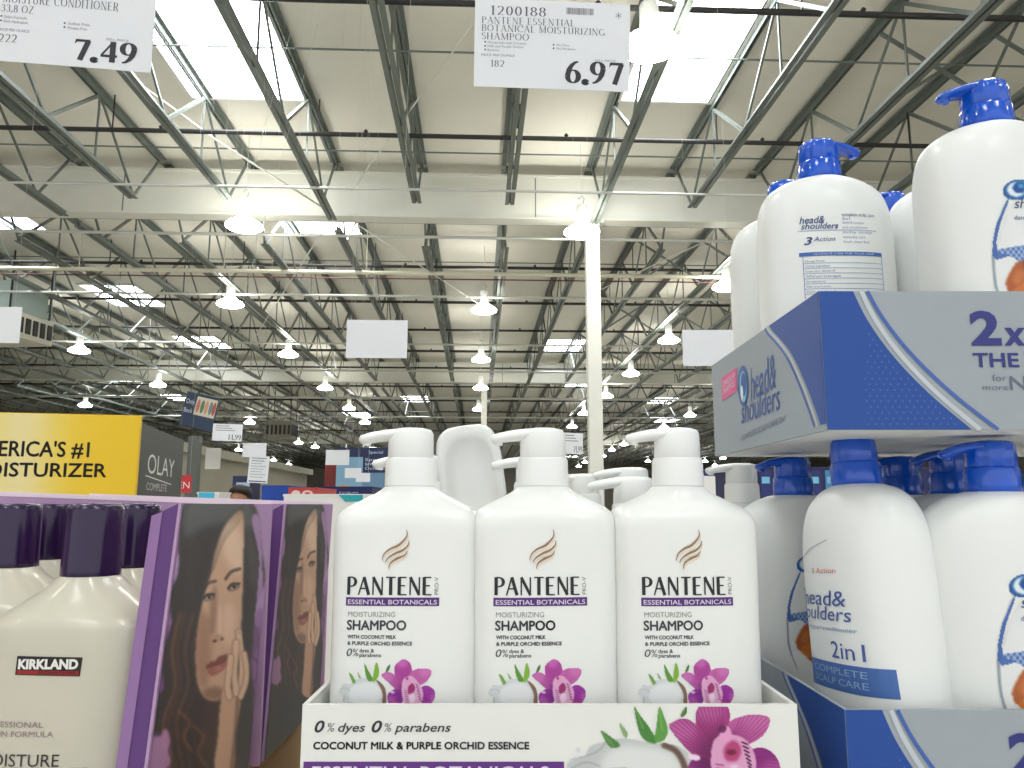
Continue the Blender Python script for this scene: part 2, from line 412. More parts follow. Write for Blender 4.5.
# columns
def column(px, py, y, label):
    d = ray(px, py); p = d*(y/d.y)
    c = thing('steel_column', label, 'column', (p.x, y, 0), TH)
    a = MB(); a.box(-.12, .12, -.12, .12, .04, HC+5.07); a.build('shaft', M_beam, c)
    a = MB(); a.box(-.22, .22, -.22, .22, 0, .04); a.build('base_plate', M_beam, c)
    a = MB(); a.box(-.2, .2, -.16, .16, HC+5.03, HC+5.07); a.build('cap_plate', M_beam, c)
column(593, 300, 13.5+.06, 'tall white square column rising behind the middle shampoo bottle to the nearest girder')
column(484, 400, 32.4, 'distant thin white column under the second girder, left of the tall column')
# joists
def joist_proto(L, ext, bchord_h=4.95, panel=1.2, dense=True):
    """open-web joist, local y 0..L, local z measured from the camera height"""
    parts = []
    a = MB(); t = .012
    for s in (-1, 1):
        a.box(min(s*.013, s*.1), max(s*.013, s*.082), 0, L, 6.09, 6.105); a.box(min(s*.013, s*.03), max(s*.013, s*.03), 0, L, 6.0, 6.09)
    parts.append(('top_chord', a))
    e0, e1 = (0.15, .15) if ext else (1.0, 1.0)
    a = MB()
    for s in (-1, 1):
        a.box(min(s*.013, s*.078), max(s*.013, s*.078), e0, L-e1, bchord_h, bchord_h+.014); a.box(min(s*.013, s*.028), max(s*.013, s*.028), e0, L-e1, bchord_h+.014, bchord_h+.1)
    parts.append(('bottom_chord', a))
    a = MB(); n = int(round((L-2)/panel)); n += n % 2; st = (L-2)/n; y = 1.0
    a.bar((0, .1, 6.04), (0, 1.0, bchord_h+.05), .035)
    for k in range(n):
        lo = (0, y, bchord_h+.05) if k % 2 == 0 else (0, y, 6.04); hi = (0, y+st, 6.04) if k % 2 == 0 else (0, y+st, bchord_h+.05)
        a.bar(lo, hi, .045 if k % 2 == 0 else .03)
        if dense and k % 2 == 1: a.bar((0, y, 6.04), (0, y, bchord_h+.05), .025)
        y += st
    a.bar((0, L-.1, 6.04), (0, L-1.0, bchord_h+.05), .035)
    parts.append(('web', a))
    return parts
BAYS = [(-7.0, 13.4, -6, 6, 'nearest roof bay'), (13.6, 32.3, -14, 9, 'second roof bay'), (32.5, 65.9, -17, 14, 'third roof bay'), (66.1, 109.8, -17, 22, 'far roof bay')]
JX = 1.54; J0 = .5
for bi, (ya, yb, i0, i1, bn) in enumerate(BAYS):
    protos = {}
    for i in range(i0, i1+1):
        ext = (i % 3 == 1)
        lab_side = 'left' if i < 0 else 'right'
        n = (-i-1) if i < 0 else i
        lab = 'grey steel joist, %s, %s to the %s of the shampoo price sign' % (bn, ORD[n], lab_side)
        if i == 0: lab = 'grey steel joist, %s, in line with the shampoo price sign' % bn
        x = J0+i*JX; loc = BR @ Vector((x, ya, HC))
        if ext not in protos:
            r = thing('roof_joist', lab, 'joist', loc, TH, 'open-web joists of the '+bn)
            for nm, a in joist_proto(yb-ya, ext, dense=bi < 2, panel=1.45 if bi < 2 else 1.7): a.build(nm, M_steel, r)
            protos[ext] = r
        else:
            dup(protos[ext], loc, (0, 0, TH), lab)
# cross bracing between joists at the right of the nearest bay and others
def xbrace(i, y, label):
    x0 = J0+i*JX; x1 = x0+JX; a = MB()
    a.bar((0, 0, 6.0), (JX, 0, 5.0), .04); a.bar((0, .05, 5.0), (JX, .05, 6.0), .04)
    o = a.build('cross_brace', M_steel); o.location = BR @ Vector((x0, y, HC)); o.rotation_euler = (0, 0, TH)
    tag(o, label, 'brace', 'cross braces between the roof joists')
xbrace(3, 9.0, 'steel cross brace between joists at the upper right of the nearest bay')
xbrace(4, 9.0, 'steel cross brace between joists just above the blue pumps at the upper right')
for k, (i, y) in enumerate([(2, 17), (3, 17), (2, 22), (3, 22), (4, 22), (2, 27), (3, 27), (4, 27)]):
    xbrace(i, y, 'steel cross brace right of the white column, %s row back, %s from the column' % (['first', 'second', 'third'][[17, 22, 27].index(y)], ORD[i-2]))
# pipes and conduits
def cross(name, y, h, r, mtl, label, cat, group=None, x0=-24, x1=30, hang=0):
    g = thing(name, label, cat, B(0, y, h), TH, group)
    a = MB(); a.tube([(x0, 0, 0), (x1, 0, 0)], r, 8); autosmooth(a.build('pipe' if 'pipe' in name else 'tube', mtl, g))
    if hang:
        b = MB()
        for k in range(int(x0), int(x1), 3): b.bar((k+.6, 0, r), (k+.6, 0, 6.0-h), .016); b.lathe([(.02, 0), (.035, .02), (.012, .05)], 8, (k+1.3, 0, r))
        b.build('hangers', mtl, g)
for k, y in enumerate([7.85, 11.0, 14.6, 17.5, 20.7, 24.1, 27.5, 31, 36, 41, 46, 52, 58]):
    cross('sprinkler_pipe', y, 5.45, .036, M_pipe, 'black sprinkler pipe crossing under the roof deck, %s one back' % ORD[k], 'pipe', 'black sprinkler pipes across the roof', hang=1)
for k, (y, h) in enumerate([(9.6, 5.95), (12.5, 5.9), (15.0, 5.9), (18.6, 5.92), (22.3, 5.9), (26, 5.9), (30, 5.9), (38, 5.9), (44, 5.9), (50, 5.9)]):
    cross('bridging_rod', y, h, .014, M_steel, 'thin steel bridging rod crossing the joists, %s one back' % ORD[k], 'rod', 'thin bridging rods across the roof')
cross('conduit_pipe', 11.6, 4.86, .022, M_cond, 'bright metal conduit crossing in front of the nearest girder', 'conduit', hang=0)
cross('conduit_pipe', 13.9, 4.9, .03, M_cond, 'pale conduit just behind the nearest girder', 'conduit', hang=0)
cross('conduit_pipe', 16.2, 4.9, .045, mat('cream_conduit', (224, 220, 198), .35, metal=.2), 'thick cream conduit crossing the second roof bay', 'conduit', hang=1)
cross('conduit_pipe', 16.35, 4.82, .014, mat('red_cable', (96, 44, 38), .5), 'thin dark red cable running below the thick cream conduit', 'cable')
cross('conduit_pipe', 18.0, 4.88, .03, M_cond, 'bright conduit crossing behind the thick cream conduit', 'conduit')
cross('conduit_pipe', 23.6, 4.88, .03, M_cond, 'bright conduit crossing level with the blank hanging sign', 'conduit')
cross('conduit_pipe', 28.6, 4.9, .035, M_cond, 'bright conduit crossing before the second girder', 'conduit')
cross('conduit_pipe', 36.0, 4.9, .05, M_cond, 'bright conduit just past the second girder', 'conduit')
cross('conduit_pipe', 44.0, 4.9, .05, M_cond, 'bright conduit in the middle of the third roof bay', 'conduit')
# sagging cables
def cable(pts, label, r=.009):
    a = MB(); a.tube(pts, r, 6); o = a.build('guy_cable', M_wire); tag(o, label, 'cable')
cable([atY(476, 20, 8.7), atY(352, 190, 13.0)], 'pale diagonal cable running from the shampoo price sign down left to the girder', .013)
cable([atY(145, 88, 9.6), atY(216, 140, 11.2), atY(330, 212, 13.2)], 'white diagonal cable from the conditioner price sign down to the girder', .016)
cable([atH(358, 225, 4.9), atH(480, 305, 4.6)], 'thin cable slanting down behind the nearest girder to a lamp', .012)
cable([atH(322, 232, 4.9), atH(250, 345, 4.7)], 'pale cable slanting down left behind the girder', .012)
cable([atH(600, 290, 4.9), atH(708, 240, 4.9)], 'thin pale cable slanting right of the white column', .012)
# skylights, seen ones first, then added ones (x0,x1 in roof units, y0,y1)
sk = [(-4.35, -2.62, 8.6, 11.2), (2.15, 3.5, 8.4, 11.0), (-4.35, -2.62, 15.0, 17.2), (-11.2, -9.7, 15.0, 17.2), (-11.2, -9.7, 21.7, 24.0), (-11.2, -9.7, 28.4, 30.6), (2.5, 4.0, 28.4, 30.6), (-4.4, -2.9, 44, 46.4), (10, 11.6, 44, 46.4), (4.5, 6, 38, 40.2), (-18, -16.5, 37, 39.3), (-18, -16.5, 44, 46.4), (-9, -7.4, 52, 54.5),
      (-12, -10.4, 70, 72.4), (-4.4, -2.9, 70, 72.4), (4.5, 6, 74, 76.4), (13, 14.6, 70, 72.4), (-12, -10.4, 84, 86.4), (-2, -.5, 84, 86.4), (8, 9.6, 86, 88.4), (19, 20.6, 84, 86.4), (13, 14.6, 55, 57.4), (-1, .6, 98, 100.4), (11, 12.6, 98, 100.4),  # far-bay skylights, added to brighten the dark far end of the roof
      (-4.35, -2.62, 1, 3.2), (2.15, 3.6, 1, 3.2), (-4.35, -2.62, -6, -3.8), (2.15, 3.6, -6, -3.8)]  # unseen skylights overhead and behind the camera, added as key light
for k, (x0, x1, y0, y1) in enumerate(sk):
    a = MB(); a.box(-(x1-x0)/2, (x1-x0)/2, -(y1-y0)/2, (y1-y0)/2, -.03, 0)
    o = a.build('window_%d' % (k+1), M_sky); o.location = B((x0+x1)/2, (y0+y1)/2, HD-.001); o.rotation_euler = (0, 0, TH); struct(o)
    a = MB(); w = (x1-x0)/2; l = (y1-y0)/2
    for (q0, q1, r0, r1) in ((-w-.06, -w, -l-.06, l+.06), (w, w+.06, -l-.06, l+.06), (-w, w, -l-.06, -l), (-w, w, l, l+.06)): a.box(q0, q1, r0, r1, -.06, 0)
    a.build('curb_frame', M_white, o)

# ------------------------------------------------------------------ hanging high-bay lamps
def lamp_proto(label, loc):
    r = thing('high_bay_lamp', label, 'lamp', loc, 0, 'high bay lamps under the roof')
    a = MB(); a.lathe([(.03, .56), (.085, .54), (.1, .5), (.1, .26), (.12, .22)], 20); a.build('ballast_housing', M_lampcap, r)
    a = MB(); a.lathe([(.12, .22), (.17, .17), (.26, .12), (.3, .08), (.3, .05), (.25, .02), (.15, 0), (.02, -.01)], 24); a.build('refractor', M_glow, r)
    a = MB(); a.tube([(0, 0, .55), (.03, 0, .6), (.05, 0, .66), (0, 0, .72), (-.05, 0, .66)], .012, 6); a.build('hook', M_cond, r)
    a = MB(); a.tube([(0, 0, .72), (0, 0, 1.66)], .006, 5); a.build('cord', M_wire, r)
    return r
LPX = [(244, 230, 'large glowing lamp hanging left, in front of the nearest girder'), (582, 236, 'large glowing lamp hanging in front of the white column top'),
 (650, 52, 'glowing lamp hanging beside the shampoo price sign, washed by the skylight'),
 (230, 307, 'glowing lamp below and left of the largest left lamp'), (484, 313, 'glowing lamp in the middle of the roof, right of the blank hanging sign'),
 (79, 353, 'glowing lamp at far left near the air handler'), (288, 357, 'glowing lamp just left of the blank white hanging sign'),
 (481, 362, 'glowing lamp directly beneath the mid-roof lamp, next one back'), (158, 387, 'glowing lamp above the right end of the yellow display box'),
 (325, 390, 'glowing lamp below left of the blank white hanging sign'), (727, 290, 'glowing lamp partly behind the leftmost upper bottle'),
 (669, 343, 'glowing lamp left of the right blank sign'), (631, 376, 'glowing lamp just right of the white column, fifth row back'),
 (85, 407, 'small lamp right above the yellow display box lettering'), (349, 410, 'small lamp above left of the first white pump spout'), (365, 424, 'small lamp touching the first white pump spout'),
 (480.6, 390, 'small lamp in front of the distant thin column'), (478.6, 411, 'small lamp low in front of the distant thin column'),
 (606, 398, 'small lamp right of the column, sixth row back'), (572, 428, 'small lamp left of the column above the small price sign'), (584, 415, 'small lamp half hidden at the left edge of the column'),
 (690, 417, 'small lamp above the third bottle pump, right one'), (664, 429, 'small lamp directly above the third bottle pump'), (720, 400, 'small lamp at the left edge of the upper blue carton'),
 (249.6, 424, 'small lamp right of the small price sign at left'), (277, 436, 'small lamp left of the hanging grey heater'), (298.5, 444, 'small lamp directly below the hanging grey heater'),
 (238.5, 451, 'small lamp below the small price sign at left'), (273.5, 461, 'tiny flat lamp over the royal blue cartons'), (288.5, 465, 'tiny lamp over the red carton'),
 (315, 448, 'tiny lamp right of and below the grey heater'), (624, 445.5, 'tiny lamp at the tip of the third pump spout'), (612, 451, 'tiny lamp left of the third pump spout'),
 (603, 457, 'tiny lamp beside the column foot'), (648, 462, 'tiny lamp under the third pump spout'), (585, 463, 'tiny lamp at the lower left of the column'), (578.6, 467, 'tiny lamp under the small price sign by the column'),
 (723, 459, 'tiny lamp under the upper blue carton corner'), (705, 462, 'tiny lamp right of the third pump'), (715, 466, 'lowest tiny lamp right of the third pump'), (739, 387, 'lamp hidden partly behind the upper carton')]
lp = None
for k, (px, py, lb) in enumerate(LPX):
    p = atH(px, py, 4.5)
    if k == 2: p = atH(px, py, 4.6)
    if p.y > 100: p = atH(px, py, 4.5*100/p.y)
    if lp is None: lp = lamp_proto(lb, p)
    else: dup(lp, p, None, lb)
for k, (x, y) in enumerate([(-6, 4.5), (0.5, 4.5), (7, 4.5), (-6, -1.5), (0.5, -1.5), (7, -1.5), (-13, 8), (13, 10), (19, 16), (19, 28), (-13, 2)]):  # unseen lamps continuing the grid, added as key light for the near goods
    dup(lp, (x, y, HC+4.55), None, 'lamp hanging outside the picture, %s of the unseen ones' % ORD[k])

# ------------------------------------------------------------------ signs
def sign(name, label, corners_px, axis_pt, w, h, M_=M_paper, rz=0, ry=0, art=None, group=None, wires=True, cat='sign', curl=.0):
    """thin card hanging from two threads; axis_pt = centre in the room"""
    r = thing(name, label, cat, axis_pt, 0, group); r.rotation_euler = (0, ry, rz)
    a = MB(); nx = 12; V = []; Fq = []
    def sf(x, z, e=0): return Vector((x, -.0008-e+curl*(x/w)**2*w, z))
    for i in range(nx+1):
        x = -w/2+w*i/nx
        for z in (-h/2, h/2): V.append(sf(x, z)); V.append(sf(x, z)+Vector((0, .0016, 0)))
    for i in range(nx):
        o = i*4; Fq += [(o, o+4, o+6, o+2), (o+1, o+3, o+7, o+5), (o, o+1, o+5, o+4), (o+2, o+6, o+7, o+3)]
    Fq += [(0, 2, 3, 1), (nx*4, nx*4+1, nx*4+3, nx*4+2)]
    a.add(V, Fq); a.build('card', M_, r)
    if art is not None: art.build('printed_text', lambda x, y, e: sf(x, y, e), r)
    if wires:
        a = MB(); top = HC+6.0-axis_pt[2]
        for s in (-1, 1): a.tube([(s*w*.38, 0, h/2-.004), (s*w*.38, 0, top)], .0007 if w < .4 else .002, 5)
        a.build('hanging_thread', M_wire, r)
    return r
def signart(w, h, items):
    """items drawn in fractions of a 154 x 86 card"""
    A = Art(); sx = w/154; sy = h/86
    def T(x): return -w/2+x*sx
    def U(y): return h/2-y*sy
    for it in items:
        k = it[0]
        if k == 'serif': A.serif(it[1], T(it[2]), T(it[3]), U(it[5]), U(it[4]), it[6], 1, thick=it[7] if len(it) > 7 else .12)
        if k == 'bold': bold_digits(A, it[1], T(it[2]), T(it[3]), U(it[5]), U(it[4]), it[6])
        if k == 'text': A.text(it[1], T(it[2]), T(it[3]), U(it[5]), U(it[4]), it[6])
        if k == 'rect': A.rect(T(it[1]), T(it[2]), U(it[4]), U(it[3]), it[5])
        if k == 'dot': A.disc(T(it[1]), U(it[2]), it[3]*sx, it[3]*sx, it[4], n=10)
    return A
gk = (92, 92, 98); g2 = (132, 132, 138); dk = (40, 42, 48)
it = [('serif', '1200188', 17, 70, 7, 16, gk), ('serif', 'PANTENE ESSENTIAL', 9, 98, 18, 24.5, gk), ('serif', 'BOTANICAL MOISTURIZING', 9, 127, 25.5, 32, gk), ('serif', 'SHAMPOO', 9, 54, 33.5, 40, gk),
      ('dot', 12.5, 42.5, .9, gk), ('dot', 12.5, 46.5, .9, gk), ('dot', 12.5, 50, .9, gk), ('dot', 78, 43, .9, gk), ('dot', 78, 46.5, .9, gk),
      ('text', 'Moisturizes with Coconut', 15, 52, 41.5, 44, g2), ('text', 'Milk and Purple Orchid', 15, 49, 45.3, 47.6, g2), ('text', 'Essence', 15, 26, 49, 51.2, g2), ('text', 'No Dyes', 81, 93, 41.8, 44, g2), ('text', 'No Parabens', 81, 99, 45.3, 47.6, g2),
      ('text', 'PRICE PER OUNCE', 9, 41, 54, 56.3, g2), ('text', 'SELL PRICE', 118, 138, 55.5, 57.5, g2), ('serif', '182', 18, 31, 60, 66.5, gk), ('bold', '6.97', 90, 145, 58, 79.5, dk)]
random.seed(3); x = 90.0
while x < 116:
    wd = random.choice([.3, .5, .9]); it.append(('rect', x, x+wd, 6, 12.5, (120, 120, 125))); x += wd+random.choice([.3, .5])
A = signart(.28, .157, it)
cx, cy = -.28/2+140.5*.28/154, .157/2-11.5*.157/86
for k in range(3): A.stroke([(cx+.006*math.cos(R(90+60*k)), cy+.006*math.sin(R(90+60*k))), (cx-.006*math.cos(R(90+60*k)), cy-.006*math.sin(R(90+60*k)))], .0008, gk)
d = ray(552.5, 45); p = Vector((0, 0, HC))+d*1.36
s1 = sign('price_sign', 'white hanging price card reading 6.97 for moisturizing shampoo, above the middle bottles', None, p, .272, .157, art=A, curl=.02)
s1.rotation_euler = (R(6), R(.6), R(3))
it = [('serif', 'KIRKLAND SIGNATURE', 26, 117, 15, 24, gk), ('serif', 'MOISTURE CONDITIONER', 27, 124, 26.5, 34, gk), ('serif', '33.8 OZ', 26, 53, 36, 42.5, gk), ('dot', 26.5, 46.5, .9, gk), ('dot', 26.5, 50.5, .9, gk),
      ('text', 'Salon Formula', 29, 48, 45.5, 48, g2), ('text', 'Rich Hydration', 29, 49, 49.5, 52, g2), ('text', 'Sulfate Free', 83, 101, 47, 49.5, g2), ('text', 'Paraben Free', 83, 99, 51, 53.5, g2), ('dot', 80, 48.5, .9, gk), ('dot', 80, 52, .9, gk),
      ('text', 'PRICE PER OUNCE', 25, 51, 57, 59.5, g2), ('text', 'SELL PRICE', 116, 135, 58.5, 60.5, g2), ('serif', '222', 26, 41, 62, 69.5, gk), ('bold', '7.49', 89, 142, 61.5, 80, dk)]
A = signart(.28, .157, it)
d = ray(62, 17); p = Vector((0, 0, HC))+d*1.235
s2 = sign('price_sign', 'white hanging price card reading 7.49 for moisture conditioner at the upper left corner', None, p, .284, .157, art=A, curl=.02)
s2.rotation_euler = (R(6), R(2.6), R(4))
def plain(px0, py0, px1, py1, Y, label, art=None, M_=M_paper, name='hanging_sign', wires=True, ry=0, rz=0):
    a = atY(px0, py0, Y); b = atY(px1, py1, Y); c = (a+b)/2
    return sign(name, label, None, c, b.x-a.x, a.z-b.z, M_, rz, ry, art, wires=wires)
plain(347, 320, 407, 358, 3.6, 'blank white hanging sign card left of the roof centre', ry=R(.5))
plain(682, 330, 740, 366, 3.6, 'blank white hanging sign card partly behind the upper blue carton')
plain(-42, 307, 19, 343, 3.2, 'blank white sign card at the left picture edge before the air handler')
def smallsign(px0, py0, px1, py1, Y, txt, label):
    a = atY(px0, py0, Y); b = atY(px1, py1, Y); w = b.x-a.x; h = a.z-b.z; A = Art()
    A.serif(txt, w*.04, w*.46, -h*.42, -h*.12, dk, thick=.16)
    for q in range(3): A.rect(-w*.4, w*(.05+.1*q), h*(.36-.13*q), h*(.40-.13*q), g2)
    c = (a+b)/2; return sign('price_sign', label, None, c, w, h, art=A, ry=R(2))
smallsign(213, 424, 242, 441, 7.2, '14.99', 'small white price card reading 14.99 right of the navy picture banner')
smallsign(563, 433, 583, 454, 9.0, '21.99', 'small white price card reading 21.99 left of the white column')
plain(243, 443, 266, 457, 8.0, 'blank white card above the long notice sheet')
def notice():
    a = atY(249, 456, 7.8); b = atY(268, 483, 7.8); w = b.x-a.x; h = a.z-b.z; A = Art()
    for q in range(8): A.rect(-w*.38, w*(.36-.1*(q % 3)), h*(.40-.1*q), h*(.43-.1*q), (110, 130, 140) if q < 2 else (170, 182, 188))
    A.rect(-w*.42, w*.42, -h*.46, -h*.42, (40, 60, 100))
    sign('notice_sheet', 'tall white notice sheet with lines of text below the blank card', None, (a+b)/2, w, h, art=A, ry=R(3))
notice()
plain(206, 448, 220, 469, 9.5, 'greyish plain card hanging in front of the beige wall', M_=mat('grey_card2', (200, 198, 190), .4))
def banner():
    a = atY(183, 391, 9.0); b = atY(216, 432, 9.0); w = b.x-a.x+.02; h = a.z-b.z-.08
    P = Art(); P.rect(-w/2, w/2, -h/2, h/2, (42, 58, 84), 0)
    P.rect(-w*.16, w*.46, -h*.12, h*.42, (205, 198, 178), 1)
    for k, (x, c) in enumerate([(-.08, (190, 120, 90)), (.05, (90, 120, 100)), (.17, (200, 150, 110)), (.3, (110, 130, 140)), (.4, (170, 90, 70))]):
        P.disc(x*w, h*.15, w*.055, h*.2, c, 2, 12)
    P.text('Only', -w*.46, -w*.2, h*.16, h*.3, (200, 205, 210), 2); P.text('Back', -w*.46, -w*.2, -h*.1, h*.04, (200, 205, 210), 2)
    s = sign('picture_banner', 'navy hanging banner with a pale printed picture, high at left', None, (a+b)/2, w, h, mat('navy_vinyl', (42, 58, 84), .5), art=P, ry=R(13), rz=R(-10), cat='banner')
banner()

# ------------------------------------------------------------------ air handler, heater, office wall at left
def louvre_unit(name, label, loc, w, d, h, mtl, rz=0):
    r = thing(name, label, 'air handler', loc, rz)
    a = MB(); a.box(-w/2, w/2, -d/2, d/2, 0, h); a.build('casing', mtl, r)
    a = MB(); n = 6
    for k in range(n): a.box(w/2-.01, w/2+.03, -d/2+d*(k+.15)/n, -d/2+d*(k+.75)/n, h*.2, h*.8)
    a.build('side_grille', M_pipe, r)
    a = MB()
    for k in range(n): a.box(-w/2+w*(k+.2)/n, -w/2+w*(k+.7)/n, -d/2-.03, -d/2+.01, h*.25, h*.75)
    a.build('front_grille', M_pipe, r)
    a = MB()
    for sx in (-1, 1):
        for sy in (-1, 1): a.bar((sx*w*.45, sy*d*.45, h), (sx*w*.45, sy*d*.45, HC+6.0-loc[2]), .03)
    a.build('hanger_rods', M_pipe, r)
    return r
p = atH(8, 341, 3.95); u = louvre_unit('air_handler', 'big pale hanging air handler with side slots at the left edge', (p.x-.15, p.y, p.z), 1.5, 1.5, .62, mat('cream_metal', (214, 212, 196), .45), R(-6))
a = MB(); a.box(-.7, .66, -.6, .6, .66, 1.35); a.box(-.5, .5, -.5, .5, .62, .66); a.build('duct_section', mat('duct_metal', (170, 186, 180), .35, metal=.3), u)
p = atH(308, 437, 3.9); louvre_unit('unit_heater', 'grey box heater hanging from the roof left of the first pump', (p.x, min(p.y, 40), HC+3.3), 1.3, 1.2, .95, mat('heater_grey', (140, 138, 124), .5), 0)
a = MB(); a.box(-22, -11.2, 26, 52, 0, HC+1.95); o = struct(bobj(a.build('wall_office', M_wallg)))
a = MB(); a.box(-22, -10.8, 25.4, 52, HC+1.95, HC+2.3); o = struct(bobj(a.build('trim_1', mat('soffit', (196, 194, 180), .6))))
a = MB(); a.box(-.09, .09, -.09, .09, 0, 2.72); q = atY(193.5, 470, 14); o = a.build('grey_post', mat('dark_post', (92, 96, 92), .5), None, (q.x, 14, 0)); tag(o, 'dark grey square post right behind the dark box side', 'post')
q = atY(183.5, 484, 9); A = Art(); A.rect(-.09, .09, -.1, .1, (196, 38, 48)); A.text('EN', -.06, .07, -.05, .03, (240, 235, 230), 2)
sign('red_sign', 'small red sign with white letters beside the dark grey post', None, q, .18, .2, mat('red_vinyl', (196, 38, 48), .5), art=A)

# ------------------------------------------------------------------ distant merchandise
def carton(name, label, px0, py0, px1, Y, depth, mtl, zbot=0.0, art=None, cat='carton', group=None, rz=0):
    a = atY(px0, py0, Y); b = atY(px1, py0, Y); w = b.x-a.x; top = a.z
    r = thing(name, label, cat, ((a.x+b.x)/2, Y, zbot), rz, group)
    m_ = MB(); h = top-zbot; m_.box(-w/2, w/2, 0, depth, 0, h-.006); m_.build('box_body', mtl, r)
    m_ = MB(); m_.box(-w/2-.002, w/2+.002, -.002, depth*.498, h-.006, h); m_.box(-w/2-.002, w/2+.002, depth*.502, depth+.002, h-.006, h); m_.build('top_flaps', mtl, r)
    if art: A = Art(); art(A, w, h); A.build('printed_label', lambda x, y, e: Vector((x, -.002-e, y)), r)
    return r
def art_teal(A, w, h): A.rect(-w*.2, w*.25, h-.035, h-.002, (30, 176, 190))
carton('display_carton', 'white carton with a cyan patch left of the man, behind the purple caps', 198, 492, 219, 2.2, .09, M_card, art=lambda A, w, h: A.rect(-w*.45, w*.3, h-.02, h-.001, (60, 178, 214)))
carton('display_carton', 'white carton with a teal label left of the first shampoo bottle', 284, 494, 372, 1.9, .3, M_card, art=lambda A, w, h: A.poly([(w*.12, h-.002), (w*.4, h-.002), (w*.4, h-.018), (w*.2, h-.018)], (24, 168, 176)))
carton('display_carton', 'royal blue carton between the man and the red carton', 262, 485.5, 289, 4.5, .5, mat('royal_card', (24, 72, 170), .5))
def art_red(A, w, h):
    A.disc(-w*.22, h-.035, .025, .02, (240, 220, 214), 1); A.disc(w*.2, h-.035, .03, .02, (240, 210, 200), 1); A.disc(w*.2, h-.035, .015, .01, (200, 60, 60), 2)
    A.rect(-w*.5, w*.5, h-.075, h-.062, (60, 60, 130), 1)
carton('display_carton', 'red printed carton left of the light blue board', 288.5, 487.5, 316, 4.3, .5, mat('red_card', (196, 74, 72), .5), art=art_red)
def art_blueb(A, w, h):
    A.text('Special', w*.08, w*.34, h-.07, h-.035, (180, 200, 225), 2)
    A.rect(-w*.5, -w*.02, h-1.2, h-.11, (128, 170, 200), 1); A.rect(-w*.02, w*.5, h-1.2, h-.29, (104, 140, 172), 1)
    for k in range(3): A.text(['Special', 'savings in', 'October'][k], w*.02, w*.4, h-.155-.05*k, h-.12-.05*k, (190, 205, 225), 2)
    A.disc(-w*.36, h-.46, .07, .03, (226, 160, 40), 2)
carton('display_stand', 'navy and light blue promotion display board behind the first pump', 337, 447.5, 392, 9.0, .4, mat('navy_card', (26, 36, 78), .5), art=art_blueb, cat='display')
plain(326, 450, 349, 465, 8.6, 'white card with a black clip in front of the blue display board', art=None)
plain(345, 468, 361, 478, 8.4, 'small white card on the blue display board, upper one')
plain(356, 473, 370, 482, 8.2, 'small white card on the blue display board, lower right one')
carton('display_carton', 'dark navy carton row under the light blue board', 318, 486.5, 372, 5.5, .6, mat('deep_navy', (24, 26, 84), .5), art=lambda A, w, h: A.text('SAVINGS', -w*.1, w*.25, h-.07, h-.035, (190, 195, 225), 2))
carton('display_carton', 'dark red banner box left of the light blue board', 325, 464, 338, 9.6, .4, mat('brick_card', (130, 40, 34), .5), zbot=0)
def art_navysign(A, w, h): A.text('Pharmacy', -w*.3, w*.4, h-.16, h-.08, (200, 210, 230), 2)
carton('display_stand', 'navy sign board standing left of the tall notice sheet', 233, 476, 252, 8.6, .3, mat('navy_card', (26, 36, 78), .5), cat='display', art=lambda A, w, h: A.rect(-w*.3, w*.4, h-.12, h-.07, (170, 185, 215), 1))
for k, (x0, y0, x1) in enumerate([(641, 480, 665), (560, 474, 600), (696, 471, 728)]):
    carton('merchandise_stack', ['grey purple merchandise stack right of the third pump foot', 'pale merchandise stack beside the column foot', 'merchandise stack with a navy top edge left of the blue pumps'][k], x0, y0, x1, 6+k, .8, [mat('greyp', (120, 112, 124), .6), M_card, M_card][k], cat='stack',
           art=[lambda A, w, h: [A.rect(-w*.4+i*w*.2, -w*.28+i*w*.2, h-.14-.1*j, h-.06-.1*j, [(190, 180, 190), (80, 70, 90), (150, 60, 80)][(i+j) % 3], 1) for i in range(4) for j in range(3)], lambda A, w, h: A.rect(-w*.5, w*.5, h-.05, h-.03, (150, 150, 160), 1), lambda A, w, h: A.rect(-w*.5, w*.5, h-.05, h, (36, 46, 120), 1)][k])
def art_pk(A, w, h):
    for i in range(int(w/.05)):
        for j in range(3):
            A.rect(-w/2+i*.05+.006, -w/2+i*.05+.042, h-.09-.1*j, h-.01-.1*j, [(24, 40, 110), (200, 214, 226), (60, 130, 180)][(i*2+j) % 3], 1)
            A.rect(-w/2+i*.05+.012, -w/2+i*.05+.036, h-.05-.1*j, h-.03-.1*j, (120, 190, 220), 2)
carton('merchandise_stack', 'stack of small blue and white packs seen between the blue pumps', 757, 467, 935, 2.4, .5, mat('deep_navy', (24, 26, 84), .5), cat='stack', art=art_pk)
